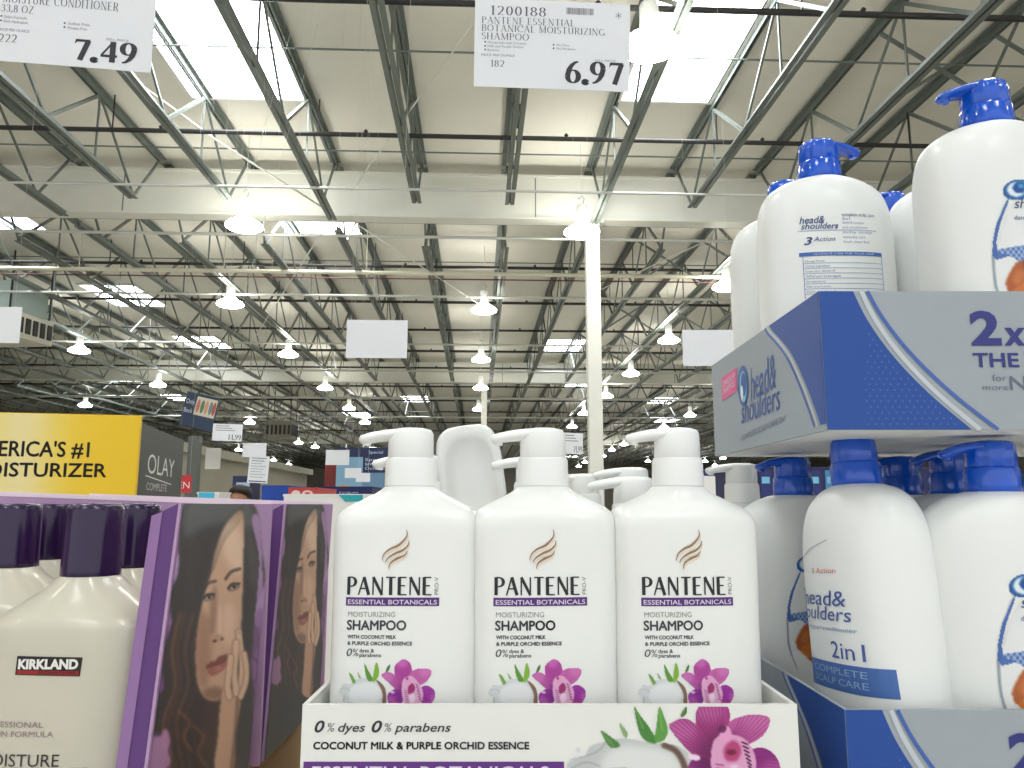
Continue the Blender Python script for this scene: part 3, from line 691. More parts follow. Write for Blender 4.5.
# the man behind the displays
def person():
    Y = 6.2; q = atY(241, 500, Y)
    r = thing('person', 'dark haired man in a dark shirt, face half hidden behind the white carton', 'person', (q.x, Y, 0), R(-8))
    # one continuous skinned figure
    J = [(0, 0, .93), (0, 0, 1.12), (0, 0, 1.33), (0, -.01, 1.42), (0, -.02, 1.47), (.19, 0, 1.36), (.23, .0, 1.1), (.24, -.06, .86), (.25, -.08, .76), (-.19, 0, 1.36), (-.23, .0, 1.1), (-.24, -.06, .86), (-.25, -.08, .76), (.1, 0, .86), (.1, 0, .48), (.1, .02, .09), (.1, -.13, .04), (-.1, 0, .86), (-.1, 0, .48), (-.1, .02, .09), (-.1, -.13, .04)]
    Rr = [.14, .13, .15, .07, .055, .06, .045, .035, .03, .06, .045, .035, .03, .09, .06, .045, .035, .09, .06, .045, .035]
    E = [(0, 1), (1, 2), (2, 3), (3, 4), (2, 5), (5, 6), (6, 7), (7, 8), (2, 9), (9, 10), (10, 11), (11, 12), (0, 13), (13, 14), (14, 15), (15, 16), (0, 17), (17, 18), (18, 19), (19, 20)]
    me = bpy.data.meshes.new('body'); me.from_pydata(J, E, []); ob = bpy.data.objects.new('body', me); C.objects.link(ob)
    sk_ = ob.modifiers.new('s', 'SKIN'); ob.modifiers.new('u', 'SUBSURF').levels = 1
    for i, v in enumerate(me.skin_vertices[0].data): v.radius = (Rr[i], Rr[i]*.8); v.use_root = (i == 0)
    bpy.context.view_layer.update(); dg = bpy.context.evaluated_depsgraph_get()
    m2 = bpy.data.meshes.new_from_object(ob.evaluated_get(dg)); bpy.data.objects.remove(ob)
    # head as part of the same mesh
    bm = bmesh.new(); bm.from_mesh(m2)
    g = bmesh.ops.create_uvsphere(bm, u_segments=24, v_segments=18, radius=1)
    for v in g['verts']:
        x, y, z = v.co; w = .078*(1-.22*max(0, -z)); yy = y*.095
        if y < 0: yy = y*.09 - .012*math.exp(-(x/.25)**2)*math.exp(-((z+.15)/.22)**2)*1.6   # nose
        if y < 0: yy += .006*math.exp(-((abs(x)-.38)/.15)**2)*math.exp(-((z-.08)/.12)**2)        # eye sockets
        v.co = (x*w, yy-.02, 1.55+z*.118)
    for s in (-1, 1):
        g = bmesh.ops.create_uvsphere(bm, u_segments=10, v_segments=8, radius=1)
        for v in g['verts']: v.co = (s*.078+v.co.x*.01, v.co.y*.018-.01, 1.545+v.co.z*.03)
    bm.to_mesh(m2); bm.free(); m2.materials.clear(); m2.materials.append(M_skin)
    for p_ in m2.polygons: p_.use_smooth = True
    b = bpy.data.objects.new('body', m2); C.objects.link(b); b.parent = r
    a = MB()
    a.rings([[Vector((math.cos(t)*rx, -.012+math.sin(t)*ry*(1 if math.sin(t) > 0 else .93), z+(.062 if z < 1.6 else .03 if z < 1.64 else .008)*max(0, -math.sin(t)))) for t in [2*math.pi*k/28 for k in range(28)]] for rx, ry, z in [(.083, .1, 1.585), (.088, .108, 1.62), (.082, .1, 1.655), (.06, .075, 1.682), (.02, .03, 1.695)]]); a.build('hair', M_hair, r)
    a = MB()
    for s in (-1, 1):
        a.rings([[Vector((s*.03+math.cos(t)*rr, yy, 1.558+math.sin(t)*.005)) for t in [2*math.pi*k/10 for k in range(10)]] for rr, yy in ((.012, -.112), (.011, -.1))])
        a.box(s*.03-.018, s*.03+.018, -.113, -.1, 1.573, 1.579)
    a.build('eyes_and_brows', M_hair, r)
    a = MB(); a.rings([[Vector((math.cos(t)*rx, math.sin(t)*ry, z)) for t in [2*math.pi*k/24 for k in range(24)]] for rx, ry, z in [(.17, .13, .84), (.17, .13, 1.05), (.2, .14, 1.3), (.17, .11, 1.4), (.07, .07, 1.45)]]); a.build('shirt', M_shirt, r)
    sc = (atY(241, 485, Y).z)/1.695; r.scale = (sc, sc, sc)
person()

# ------------------------------------------------------------------ bottles
def sup(a, b, n, t):
    c, s = math.cos(t), math.sin(t)
    return a*math.copysign(abs(c)**(2/n), c), b*math.copysign(abs(s)**(2/n), s)
class Body:
    def __init__(s, rings): s.r = rings    # (z, a, b, n)
    def at(s, z):
        r = s.r
        if z <= r[0][0]: return r[0][1:]
        for i in range(len(r)-1):
            if r[i][0] <= z <= r[i+1][0]:
                t = (z-r[i][0])/((r[i+1][0]-r[i][0]) or 1); return tuple(r[i][k]*(1-t)+r[i+1][k]*t for k in (1, 2, 3))
        return r[-1][1:]
    def front(s, x, z, e=0):
        a, b, n = s.at(z); u = min(.999, abs(x)/a); y = -b*(1-u**n)**(1/n)
        return Vector((x, y-e, z))
    def mesh(s, mb, N=56, base=True):
        rings = []
        if base:
            z0, a, b, n = s.r[0]
            for k, zz in ((.25, .010), (.62, .009), (.78, .002), (.9, -.001)):
                rings.append([Vector((*sup(a*k, b*k, n, 2*math.pi*(i+.5)/N), z0+zz)) for i in range(N)])
        for z, a, b, n in s.r: rings.append([Vector((*sup(a, b, n, 2*math.pi*(i+.5)/N), z)) for i in range(N)])
        mb.rings(rings)
def smooth_prof(pts, k=4):
    out = []
    for i in range(len(pts)-1):
        for q in range(k):
            t = q/k; p0, p1, p2, p3 = pts[max(i-1, 0)], pts[i], pts[i+1], pts[min(i+2, len(pts)-1)]
            out.append(tuple(.5*((2*p1[a])+(-p0[a]+p2[a])*t+(2*p0[a]-5*p1[a]+4*p2[a]-p3[a])*t*t+(-p0[a]+3*p1[a]-3*p2[a]+p3[a])*t**3) for a in range(len(p1))))
    out.append(pts[-1]); return out

# --- Pantene bottle: local z=0 is the base; world base at h=-.205
PB = -.205
pb = Body(smooth_prof([(0, .0520, .031, 3.2), (.004, .0550, .0335, 3.4), (.03, .0560, .0345, 3.8), (.12, .0563, .035, 4.2), (.180, .0564, .035, 4.4), (.1920, .0560, .0345, 4.2), (.1985, .0540, .0325, 3.6), (.2030, .0495, .0295, 3.0), (.2085, .0390, .0250, 2.5), (.2150, .0260, .0218, 2.1), (.2195, .0205, .0205, 2.0)]))
FY = .600                                     # front face of the first row
def pump_parts(root, z, mt, rc=.0205, hc=.0235, rh=.0185, hh=.024, spout=.040, side=-1, flute=False, drop=.0042):
    a = MB(); a.lathe([(rc*.93, 0), (rc*1.0, .0012), (rc, hc*.3), (rc*.985, hc-.0025), (rc*.93, hc)], 40, (0, 0, z), flute=.012 if flute else 0, nf=20 if flute else 0); autosmooth(a.build('pump_collar', mt, root), 50)
    a = MB(); zz = z+hc
    a.lathe([(rh*.96, 0), (rh, .001), (rh*.985, hh*.55), (rh*.97, hh*.82), (rh*.88, hh*.95), (rh*.6, hh*1.0), (.001, hh*1.01)], 48, (0, 0, zz), flute=.03 if flute else 0, nf=12 if flute else 0)
    P = []; Rr = []
    for k in range(9):
        t = k/8; x = side*(rh*.3+(spout-rh*.3)*t); P.append((x, 0, zz+hh*.79-drop*t**2.4)); Rr.append((rh*(.80-.42*t), hh*(.225-.055*t)))
    P.append((side*(spout+.0018), 0, zz+hh*.79-drop-.0008)); Rr.append((rh*.2, hh*.10))
    a.tube(P, Rr, 18)
    a.tube([(side*(spout-.004), 0, zz+hh*.76-drop), (side*(spout-.0035), 0, zz+hh*.6-drop)], [.0042, .0034], 12)
    autosmooth(a.build('pump_head', mt, root), 50)
pr = thing('shampoo_bottle', 'white pump shampoo bottle with orchid print, leftmost of the front row', 'bottle', (0, 0, 0), 0, 'pump shampoo bottles in the front row of the white tray')
a = MB(); pb.mesh(a, 64); autosmooth(a.build('bottle_body', M_bottle, pr), 60)
pump_parts(pr, .2190, M_pump)
# label: drawn from the left bottle, centre line x=404.5
BX = (403.5-512)/F
def pl(px, py):            # photograph px of bottle 1 -> local x, z on its front face
    q = atY(px, py, FY); return (q.x-pcx, q.z-HC-PB)
q0 = atY(402, 600, FY); pcx = q0.x
A = Art(); BK = (34, 34, 40); PUR = (84, 40, 120); GR = (120, 122, 126)
def bx(fn, t, x0, x1, yt, yb, col, **k):
    a_, b_ = pl(x0, yb), pl(x1, yt); fn(t, a_[0], b_[0], a_[1], b_[1], col, **k)
bx(A.serif, 'PANTENE', 347, 433, 577, 595, BK, thick=.2, thin=.075, ser=False, gap=.09)
A.text('PRO-V', 0, 1, 0, 1, GR) ; it = A.items.pop()
# vertical small PRO-V
V, Fs = it[0], it[1]; c0 = pl(435, 594.5); c1 = pl(439.5, 577)
A.raw([(c1[0]-(v*(c1[0]-c0[0])), c0[1]+u*(c1[1]-c0[1])) for u, v in V], Fs, GR, 1)
x0, z1 = pl(346, 597.5); x1, z0 = pl(440, 606); A.rect(x0, x1, z0, z1, PUR, 0, nx=12)
bx(A.text, 'ESSENTIAL BOTANICALS', 348, 438, 599.5, 604.3, (225, 215, 235), bold=.01, layer=2)
bx(A.text, 'MOISTURIZING', 348, 396, 611.5, 617, (150, 152, 154))
bx(A.text, 'SHAMPOO', 347, 407, 620, 630, (60, 62, 68)); A.fat(.00025)
bx(A.text, 'WITH COCONUT MILK', 347.5, 397, 635, 638.8, (80, 82, 88)); A.fat(.00012)
bx(A.text, '& PURPLE ORCHID ESSENCE', 347.5, 413, 641.5, 645.3, (80, 82, 88)); A.fat(.00012)
bx(A.text, '0', 346.5, 352.5, 648.5, 656.5, (60, 62, 68), shear=.2); bx(A.text, '%', 353, 359, 650.5, 656.5, (90, 92, 98))
bx(A.text, 'dyes &', 360, 375, 649.5, 652.5, (70, 72, 78), bold=.015); bx(A.text, 'parabens', 360, 382, 654, 657, (70, 72, 78), bold=.015)
for (pts) in ([(382, 562), (384, 556), (390, 551), (398, 547.5), (404, 542), (407, 537), (406.5, 531.5)], [(385, 564.5), (388, 560), (395, 555.5), (403, 552), (408, 547), (409, 542.5)], [(388.5, 570.5), (390.5, 565), (397, 560.5), (404, 557.5), (407.5, 553)]):
    # emblem strands
    P = crom([(x_+1, y_-2) for x_, y_ in pts], 5, False)
    A.stroke([pl(*p_) for p_ in P], .0018, (150, 122, 96), 2, w1=.0004, w0=.0004)
    A.stroke([pl(p_[0]+.8, p_[1]+2.2) for p_ in P], .0022, (238, 222, 204), 1, w1=.0004, w0=.0004)
A.build('label_print', lambda x, y, e: pb.front(x, y, e), bodyof(pr), cut=.01)
def orchid_art(P, cx, cy, s, full=True):
    """orchid, coconut and leaves; s = scale (1 = bottle art in photograph px)"""
    def T(pts): return [(cx+(x-410)*s, cy+(y-685)*s) for x, y in pts]
    W1 = .6*s
    # coconut cup and splash
    P.poly(T([(341, 688), (344, 684), (350, 685), (356, 680), (368, 678), (380, 681), (385, 690), (384, 705), (346, 705), (343, 697), (338, 694)]), (214, 219, 220), 1, W1)
    P.poly(T([(350, 690), (358, 684), (369, 682), (379, 686), (381, 696), (374, 704), (355, 704), (349, 698)]), (232, 235, 236), 1, 2.2*s)
    P.line(T([(344, 697), (343, 705)]), .8*s, (150, 156, 160), .8, .4*s); P.line(T([(339, 690), (346, 689), (350, 692)]), .8*s, (180, 186, 190), .8, .4*s)
    P.poly(T([(377, 680), (386, 688), (387, 703), (383, 705), (383, 692)]), (120, 86, 66), .9, W1)
    # leaves
    for pts, c in (([(349, 673.5), (353, 676), (356, 682), (353, 683.5)], (112, 164, 70)), ([(365, 663), (369, 670), (374, 680), (369, 681), (366, 674)], (92, 150, 52)), ([(377, 662), (380, 670), (379, 677), (374, 682), (374, 674)], (128, 178, 56)), ([(391, 664), (390, 670), (386, 673), (388, 667)], (80, 116, 60)), ([(358, 672), (362, 678), (359, 678)], (150, 190, 130))):
        P.poly(T(pts), c, 1, .4*s)
    # petals
    pet = [([(382, 675), (390, 672), (398, 677), (404, 686), (400, 692), (391, 684)], (186, 84, 164)), ([(395, 668), (399, 662), (405, 659), (411, 663), (413, 671), (410, 680), (404, 684), (397, 678)], (178, 62, 156)),
           ([(409, 680), (413, 671), (422, 668), (432, 670), (430, 678), (422, 685), (412, 687)], (200, 96, 172)), ([(388, 696), (393, 690), (402, 690), (404, 700), (400, 706), (391, 706)], (140, 40, 150)),
           ([(419, 691), (427, 685), (435, 690), (436, 697), (430, 705), (418, 706)], (158, 44, 160))]
    for pts, c in pet:
        mk = P.poly(T(pts), c, 1, .5*s)
        xs = sum(p[0] for p in pts)/len(pts); ys = sum(p[1] for p in pts)/len(pts)
        for k in range(-2, 3):
            ax, ay = 407, 690; dx, dy = xs-ax, ys-ay
            P.line(T([(ax, ay), (xs+dx*.5-dy*.18*k, ys+dy*.5+dx*.18*k)]), .5*s, tuple(v*.72 for v in c), .6, .2*s, new=False, clip=mk)
        P.ell(*T([(407, 690)])[0], 9*s, 9*s, (110, 24, 110), .55, 5*s, new=False, clip=mk)
        e = T([(xs+(xs-407)*.45, ys+(ys-690)*.45)])[0]; P.ell(*e, 6*s, 6*s, (224, 140, 204), .45, 4*s, new=False, clip=mk)
    P.ell(*T([(393, 692)])[0], 2.6*s, 1.2*s, (240, 205, 232), .95, .5*s, rot=10)
    # lip
    P.poly(T([(403, 682), (407, 677), (413, 676), (419, 682), (424, 692), (422, 704), (416, 708), (408, 706), (403, 696)]), (226, 170, 208), 1, .6*s)
    P.poly(T([(409, 687), (413, 683), (416, 688), (413, 694), (409, 693)]), (150, 30, 96), .9, .8*s)
    P.ell(*T([(409.5, 680)])[0], 2.6*s, 3.6*s, (232, 160, 206), 1, .6*s, rot=25); P.ell(*T([(408, 678.5)])[0], 1.2*s, 1.4*s, (120, 24, 90), .8, .5*s)
    for k in range(7): P.line(T([(405+k*.3, 690+2*k), (408+k*.3, 691+2*k)]), .7*s, (150, 60, 130), .8, .2*s)
    for k in range(6): P.line(T([(417+k*.6, 684+3*k), (419+k*.7, 686+3*k)]), .9*s, (110, 26, 84), .85, .2*s)
    P.ell(*T([(413, 698)])[0], 3*s, 5*s, (245, 222, 238), .9, 1.2*s)
P = Paint(337, 658, 438, 708, .55); orchid_art(P, 410, 685, 1)
P.ell(396, 706, 6, 3, (226, 164, 60), 1, 1); P.ell(426, 706, 6, 2.5, (226, 164, 60), 1, 1)
def fb(x, y, e):
    u, z = pl(x, y); return pb.front(u, z, e)
P.build('orchid_print', fb, bodyof(pr), .0005)
cyl = FY+.035
pr.location = (pcx, cyl, HC+PB); pr.rotation_euler = (0, 0, R(-1))
def ctr(px): return atY(px, 600, FY).x
dup(pr, (ctr(545.5), cyl, HC+PB), (0, 0, R(5)), 'white pump shampoo bottle with orchid print, middle of the front row')
dup(pr, (ctr(690), cyl, HC+PB), (0, R(.3), R(7)), 'white pump shampoo bottle with orchid print, rightmost of the front row')
Z2 = -.016
for (x, y, z, lb) in [(-.085, .715, Z2, 'white pump bottle directly behind the left front shampoo bottle'), (.022, .745, Z2, 'white pump bottle directly behind the middle front shampoo bottle'), (.276, .945, Z2+.004, 'white pump bottle behind the right front shampoo bottle, nearest the blue pumps'), (.112, .725, Z2-.02, 'white pump bottle hidden behind the right front shampoo bottle'), (.131, .86, Z2-.005, 'white pump bottle in the back row between middle and right front pumps'), (.088, .96, Z2-.008, 'white pump bottle farthest back, spout beside the column foot')]:
    dup(pr, (x, y, HC+PB+z), (0, 0, R(random.uniform(-3, 3))), lb, 'white pump bottles standing behind the front row')
o = dup(pr, (-.041, .80, HC+.026), (R(-90), R(90), 0), 'white bottle lying on its side, round base towards us, between two pumps', 'white pump bottles standing behind the front row')
o.rotation_euler = (Matrix.Rotation(R(4), 3, 'Z') @ Matrix.Rotation(R(-86), 3, 'X') @ Matrix.Rotation(R(82), 3, 'Z')).to_euler()
del o['group']
# trays
def tray(name, label, x0, x1, y0, y1, z0, z1, mtl, t=.0035, inner=None, group=None):
    r = thing(name, label, 'tray', ((x0+x1)/2, y0, z0), 0, group); w = (x1-x0)/2; d = y1-y0; h = z1-z0
    a = MB(); a.box(-w, w, 0, t, 0, h); a.build('front_panel', mtl, r)
    for s in (-1, 1): a = MB(); a.box(min(s*w, s*(w-t)), max(s*w, s*(w-t)), t, d-t, 0, h); a.build('side_panel', mtl, r)
    a = MB(); a.box(-w, w, d-t, d, 0, h); a.build('back_panel', mtl, r)
    a = MB(); a.box(-w+t, w-t, t, d-t, -.0005, t); a.build('bottom_panel', inner or mtl, r)
    return r
TY = .578; L = atY(302.5, 704.5, TY); Rr_ = atY(797, 704.5, TY); TX0, TX1, TZ = L.x, Rr_.x, L.z
tr = tray('display_tray', 'white printed cardboard tray holding the orchid shampoo bottles', TX0, TX1, TY, .83, HC+PB-.0045+Z2*0, TZ, M_card)
def tl(px, py): q = atY(px, py, TY); return (q.x-(TX0+TX1)/2, q.z-(HC+PB-.0045))
A = Art()
def bt(t, x0, x1, yt, yb, col, **k):
    a_, b_ = tl(x0, yb), tl(x1, yt); A.text(t, a_[0], b_[0], a_[1], b_[1], col, **k)
D1 = (48, 48, 54)
bt('0', 314.5, 325, 720, 732, D1, shear=.25, bold=.02); bt('%', 327, 335, 724.5, 731.5, (110, 110, 114), shear=.2)
bt('dyes', 338, 365.5, 724.5, 731.5, (60, 60, 66), shear=.25, bold=.012)
bt('0', 371.5, 382.5, 720, 732, D1, shear=.25, bold=.02); bt('%', 384, 392, 724.5, 731.5, (110, 110, 114), shear=.2)
bt('parabens', 394.5, 451, 724.5, 731.5, (60, 60, 66), shear=.25, bold=.012)
bt('COCONUT MILK & PURPLE ORCHID ESSENCE', 313.5, 529, 741.5, 749, (84, 84, 90)); A.fat(.00022)
x0, z0 = tl(302.5, 790); x1, z1 = tl(564, 761.5); A.rect(x0, x1, max(z0, .001), z1, (96, 44, 130), 0)
bt('ESSENTIAL BOTANICALS', 312, 549, 765.5, 778, (226, 216, 236), layer=2, bold=.01)
tw = (TX1-TX0)/2
A.build('front_print', lambda x, y, e: Vector((x, -e, y)), pan(tr, 'front_panel'))
P = Paint(566, 706.5, 792, 790, .8)
# big coconut, leaves and orchid, pixels of the photograph
P.poly([(566, 770), (572, 758), (584, 756), (590, 746), (602, 742), (622, 738), (650, 742), (676, 745), (690, 756), (694, 775), (690, 795), (590, 795), (575, 790)], (196, 200, 200), 1, 1.5)
P.poly([(600, 765), (615, 748), (640, 746), (668, 752), (680, 768), (676, 790), (610, 790)], (226, 228, 226), 1, 8)
for pts in ([(572, 768), (586, 762), (600, 766)], [(580, 757), (596, 752), (606, 742)], [(590, 778), (606, 770), (626, 768)]): P.line(pts, 1.6, (150, 156, 160), .7, .8)
P.ell(578, 750, 3, 3, (215, 218, 218), .8, 1); P.ell(571, 760, 2, 2, (210, 214, 214), .8, 1)
P.line([(664, 745), (676, 751), (684, 765), (688, 785)], 6, (92, 66, 56), .9, 1.5)
for pts, c in (([(600, 730), (609, 735), (620, 745), (612, 748), (606, 742)], (76, 128, 62)), ([(634, 706), (641, 716), (650, 728), (657, 742), (648, 742), (640, 734), (636, 720)], (70, 130, 54)), ([(659, 706), (664, 716), (668, 730), (664, 740), (655, 741), (656, 726)], (92, 154, 66)), ([(686, 706), (687, 712), (683, 717), (680, 715)], (64, 104, 50)), ([(619, 722), (628, 733), (626, 738), (622, 733)], (140, 170, 120))):
    mk = P.poly(pts, c, 1, .8); xs = [q[0] for q in pts]; P.line([pts[0], ((pts[2][0]+pts[-1][0])/2, pts[2][1])], 1.4, (150, 196, 110), .5, .6, new=False, clip=mk)
K = [([(669, 727), (674, 721), (684, 718), (694, 723), (704, 738), (712, 756), (706, 764), (694, 756), (682, 744)], (168, 62, 134)),
     ([(695, 716), (700, 705), (715, 702), (727, 706), (730, 718), (724, 740), (714, 752), (704, 742), (697, 730)], (160, 50, 124)),
     ([(729, 722), (742, 716), (754, 714), (769, 717), (768, 728), (760, 738), (748, 744), (734, 744), (724, 740)], (190, 88, 156)),
     ([(688, 766), (694, 758), (706, 758), (714, 768), (712, 795), (686, 795), (683, 780)], (122, 24, 108)),
     ([(748, 752), (760, 747), (772, 752), (780, 766), (780, 795), (748, 795), (744, 770)], (134, 26, 120))]
for pts, c in K:
    mk = P.poly(pts, c, 1, .8); xs = sum(p_[0] for p_ in pts)/len(pts); ys = sum(p_[1] for p_ in pts)/len(pts); ax, ay = 722, 762
    P.ell(ax, ay-5, 26, 26, (92, 10, 76), .7, 14, new=False, clip=mk)
    dx, dy = xs-ax, ys-ay
    P.ell(xs+dx*.35, ys+dy*.35, 16, 11, (214, 124, 188), .5, 9, new=False, clip=mk)
    for k in range(-4, 5): P.line([(ax, ay), (xs-dy*.07*k, ys+dx*.07*k), (xs+dx*.6-dy*.1*k, ys+dy*.6+dx*.1*k)], .9, (104, 16, 84), .55, .3, new=False, clip=mk)
P.ell(694, 757, 6.5, 3, (242, 214, 236), 1, 1, rot=12)
P.poly([(712, 745), (718, 736), (728, 734), (742, 737), (752, 748), (756, 765), (752, 795), (716, 795), (711, 770)], (222, 160, 200), 1, 1)
P.poly([(724, 748), (733, 740), (741, 748), (737, 760), (726, 760)], (178, 50, 110), .9, 2.5); P.ell(731, 752, 5, 3, (110, 10, 50), .9, 1.5)
P.poly([(719, 738), (722, 728), (729, 727), (731, 735), (726, 742)], (232, 158, 206), 1, .8); P.ell(722, 729, 4.5, 3.5, (92, 14, 74), .85, 1.2, rot=-35)
for k in range(7): P.line([(742+k*1.1, 742+4*k), (747+k*.8, 744+4.2*k)], 1.8, (60, 10, 50), .9, .4)
for k in range(6): P.line([(716+k*.8, 764+4*k), (723+k*.6, 765+4*k)], 1.5, (150, 60, 120), .85, .4)
P.ell(734, 776, 7, 11, (248, 228, 240), .95, 3)
for k in range(4): P.line([(730+k*3, 768), (728+k*3.4, 786)], 1.0, (120, 20, 80), .7, .4)
def ft(x, y, e): u, z = tl(x, y); return Vector((u, -e, z))
P.build('orchid_print', ft, pan(tr, 'front_panel'), .0005)
tray('display_tray', 'plain white tray behind the printed one, holding the back bottles', -.15, .285, .84, 1.02, HC+PB-.03, HC+PB+.05, M_card)
a = MB(); a.box(-.15, .06, .845, 1.10, HC-.2, HC-.036)
# ------------------------------------------------------------------ head & shoulders bottles
hb = Body(smooth_prof([(0, .054, .034, 2.5), (.005, .0575, .037, 2.6), (.04, .060, .039, 2.6), (.13, .0625, .040, 2.6), (.19, .0627, .0398, 2.6), (.214, .0620, .0388, 2.5), (.230, .0590, .0365, 2.4), (.2405, .0535, .0335, 2.3), (.2480, .0440, .030, 2.2), (.2525, .034, .0265, 2.1), (.256, .0215, .0205, 2.0)]))
hr = thing('shampoo_bottle', 'x', 'bottle', (0, 0, 0)); a = MB(); hb.mesh(a, 64); autosmooth(a.build('bottle_body', M_hs, hr), 60)
pump_parts(hr, .2555, M_blue, rc=.0205, hc=.0195, rh=.0185, hh=.0215, spout=.038, flute=True, drop=.007)
HS1 = (44, 84, 160)
# front label, drawn from the upper right bottle: px around (1026, .), scale m per px at that face
S = .605/F*1.055
def hl(px, py): return ((px-1027)*S, .186-(py-190)*S*1.0)
def hs_label(root):
    P = Paint(985, 176, 1082, 330, 1.0)
    egg = [(1012, 205), (1003, 222), (996, 240), (992, 260), (991, 280), (996, 305), (1008, 325), (1040, 327), (1068, 318), (1078, 290), (1076, 260), (1066, 230), (1050, 205), (1030, 196)]
    P.poly(egg, (232, 234, 234), 1, .5)
    P.poly([(992, 250), (1010, 246), (1040, 243), (1076, 248), (1078, 272), (1050, 262), (1022, 266), (1006, 256), (993, 258)], (76, 112, 180), 1, .5)
    mk = P.mask_poly(crom([(994, 249), (1010, 246), (1040, 243), (1076, 248), (1078, 272), (1050, 262), (1022, 266), (1006, 256)]))
    for k in range(-10, 24): P.line([(985+k*5, 240), (1012+k*5, 276)], .9, (190, 205, 228), .9, 0, new=False, clip=mk); P.line([(1012+k*5, 240), (985+k*5, 276)], .9, (190, 205, 228), .9, 0, new=False, clip=mk)
    P.line([(1008, 200), (999, 220), (993, 240), (990, 262), (991, 288), (999, 312)], 2.4, (150, 160, 172), 1, .4)
    P.poly([(1009, 200), (1000, 222), (995, 240), (994, 254), (990, 254), (991, 240), (996, 222), (1006, 202)], (70, 106, 176), 1, .4)
    P.poly([(1003, 272), (1010, 262), (1018, 261), (1025, 270), (1028, 281), (1016, 286), (1008, 292), (1001, 290), (999, 281)], (176, 92, 44), 1, .6)
    P.poly([(1016, 260), (1024, 268), (1028, 281), (1021, 280)], (90, 44, 26), .9, .8)
    P.ell(1011, 276, 5, 8, (206, 124, 66), .7, 3, rot=20)
    P.poly([(1004, 292), (1014, 282), (1030, 276), (1050, 278), (1062, 286), (1058, 298), (1044, 306), (1022, 304)], (204, 116, 46), 1, .6); P.ell(1035, 288, 18, 5, (226, 160, 80), .8, 4, rot=-6)
    P.poly([(1010, 300), (1030, 304), (1046, 306), (1040, 318), (1022, 318)], (176, 70, 34), 1, .8)
    P.poly([(994, 294), (1004, 296), (1018, 306), (1026, 322), (1010, 326), (1000, 314)], (240, 240, 238), 1, .6)
    # round emblem
    P.ell(1019, 189, 15, 10.5, (34, 92, 162), 1, .5, rot=-14); P.ell(1021, 188, 11.5, 7.5, (60, 150, 190), 1, 1.5, rot=-14)
    P.ell(1017, 189, 8.5, 7.2, (226, 238, 244), 1, .6, rot=-14); P.ell(1020.5, 187, 6.8, 5.6, (20, 74, 150), 1, .6, rot=-14); P.ell(1022, 185.5, 3, 2.3, (70, 160, 205), 1, .8)
    P.build('front_label', lambda x, y, e: hb.front(*hl(x, y), e), bodyof(root), .0005)
    A = Art()
    def t_(t, x0, x1, yt, yb, c, **k): a_, b_ = hl(x0, yb), hl(x1, yt); A.text(t, a_[0], b_[0], a_[1], b_[1], c, **k)
    t_('shoulders', 1013, 1066, 200, 208, (34, 52, 110), shear=.3, layer=3); t_('head &', 1034, 1062, 188, 196, (34, 52, 110), shear=.3, layer=3)
    t_('dandruff shampoo', 1012, 1060, 216, 219.5, (90, 100, 140), layer=3)
    A.build('label_lettering', lambda x, y, e: hb.front(x, y, e), bodyof(root), .0004)
# back label
def hs_back(root):
    A = Art(); s = .122/131
    def T(px, py): return ((px-836)*s, .242-(py-178)*s)
    def t_(t, x0, x1, yt, yb, c, **k): a_, b_ = T(x0, yb), T(x1, yt); A.text(t, a_[0], b_[0], a_[1], b_[1], c, **k)
    t_('head&', 797, 821, 217, 223, (50, 72, 130), shear=.3, bold=.01); t_('shoulders', 798, 834, 224, 229, (50, 72, 130), shear=.3, bold=.01)
    t_('3', 800, 808, 237, 245, (50, 72, 130), shear=.3, bold=.02); t_('Action', 809, 830, 237, 242, (60, 80, 140), shear=.3)
    x0, z0 = T(795, 231); x1, z1 = T(873, 230.3); A.rect(x0, x1, z0, z1, (150, 170, 205), 0, nx=6)
    t_('complete scalp care', 838, 872, 213, 216, (90, 104, 150)); t_('2in1', 838, 846, 217.5, 220, (90, 104, 150))
    for k in range(5): t_(['dandruff shampoo', 'and conditioner', 'itchy scalp', 'everyday care', 'fresh clean feel'][k], 838, 860+4*(k % 3), 222+5*k, 224+5*k, (140, 152, 185))
    x0, z0 = T(795, 257); x1, z1 = T(877, 253); A.rect(x0, x1, z0, z1, (62, 104, 180), 0, nx=8)
    t_('ULTIMATE CARE FOR YOUR HAIR', 808, 868, 254, 256, (210, 222, 240), layer=2)
    for xx in (798, 876.3): x0, z0 = T(xx, 300); x1, z1 = T(xx+.6, 257); A.rect(x0, x1, z0, z1, (110, 140, 195), 0)
    for k in range(7):
        y = 263+5.2*k
        x0, z0 = T(798, y+1.6); x1, z1 = T(876, y+1.1); A.rect(x0, x1, z0, z1, (130, 155, 200), 0, nx=6)
        t_(['Drug Facts', 'Active ingredient', 'Uses for dandruff', 'Warnings', 'For external use', 'When using this product', 'Keep out of reach'][k], 800, 818+5*(k % 4), y-2, y, (120, 130, 165))
    A.build('back_label', lambda x, y, e: hb.front(x, y, e), bodyof(root), .0004, cut=.008)
hs_label(hr)
hB = thing('shampoo_bottle', 'x', 'bottle', (0, 0, 0))
for ch in list(hr.children):
    if stem(ch.name) in ('bottle_body', 'pump_collar', 'pump_head'): c = ch.copy(); C.objects.link(c); c.parent = hB
hs_back(hB)
UF = HC+.058; LF = HC-.2455
def ax(x, a, z):     # world y so that the point sits at optical depth a
    return (a-(z-HC)*math.sin(PIT))/math.cos(PIT)
def put(root, first, xw, yw, z, rot, label, group, **k):
    if first: root.location = (xw, yw, z); root.rotation_euler = rot; root['label'] = label; root['group'] = group; return root
    return dup(root, (xw, yw, z), rot, label, group, **k)
GU = 'blue pump bottles in the upper blue and grey tray'; GLo = 'blue pump bottles in the lower blue and grey tray'
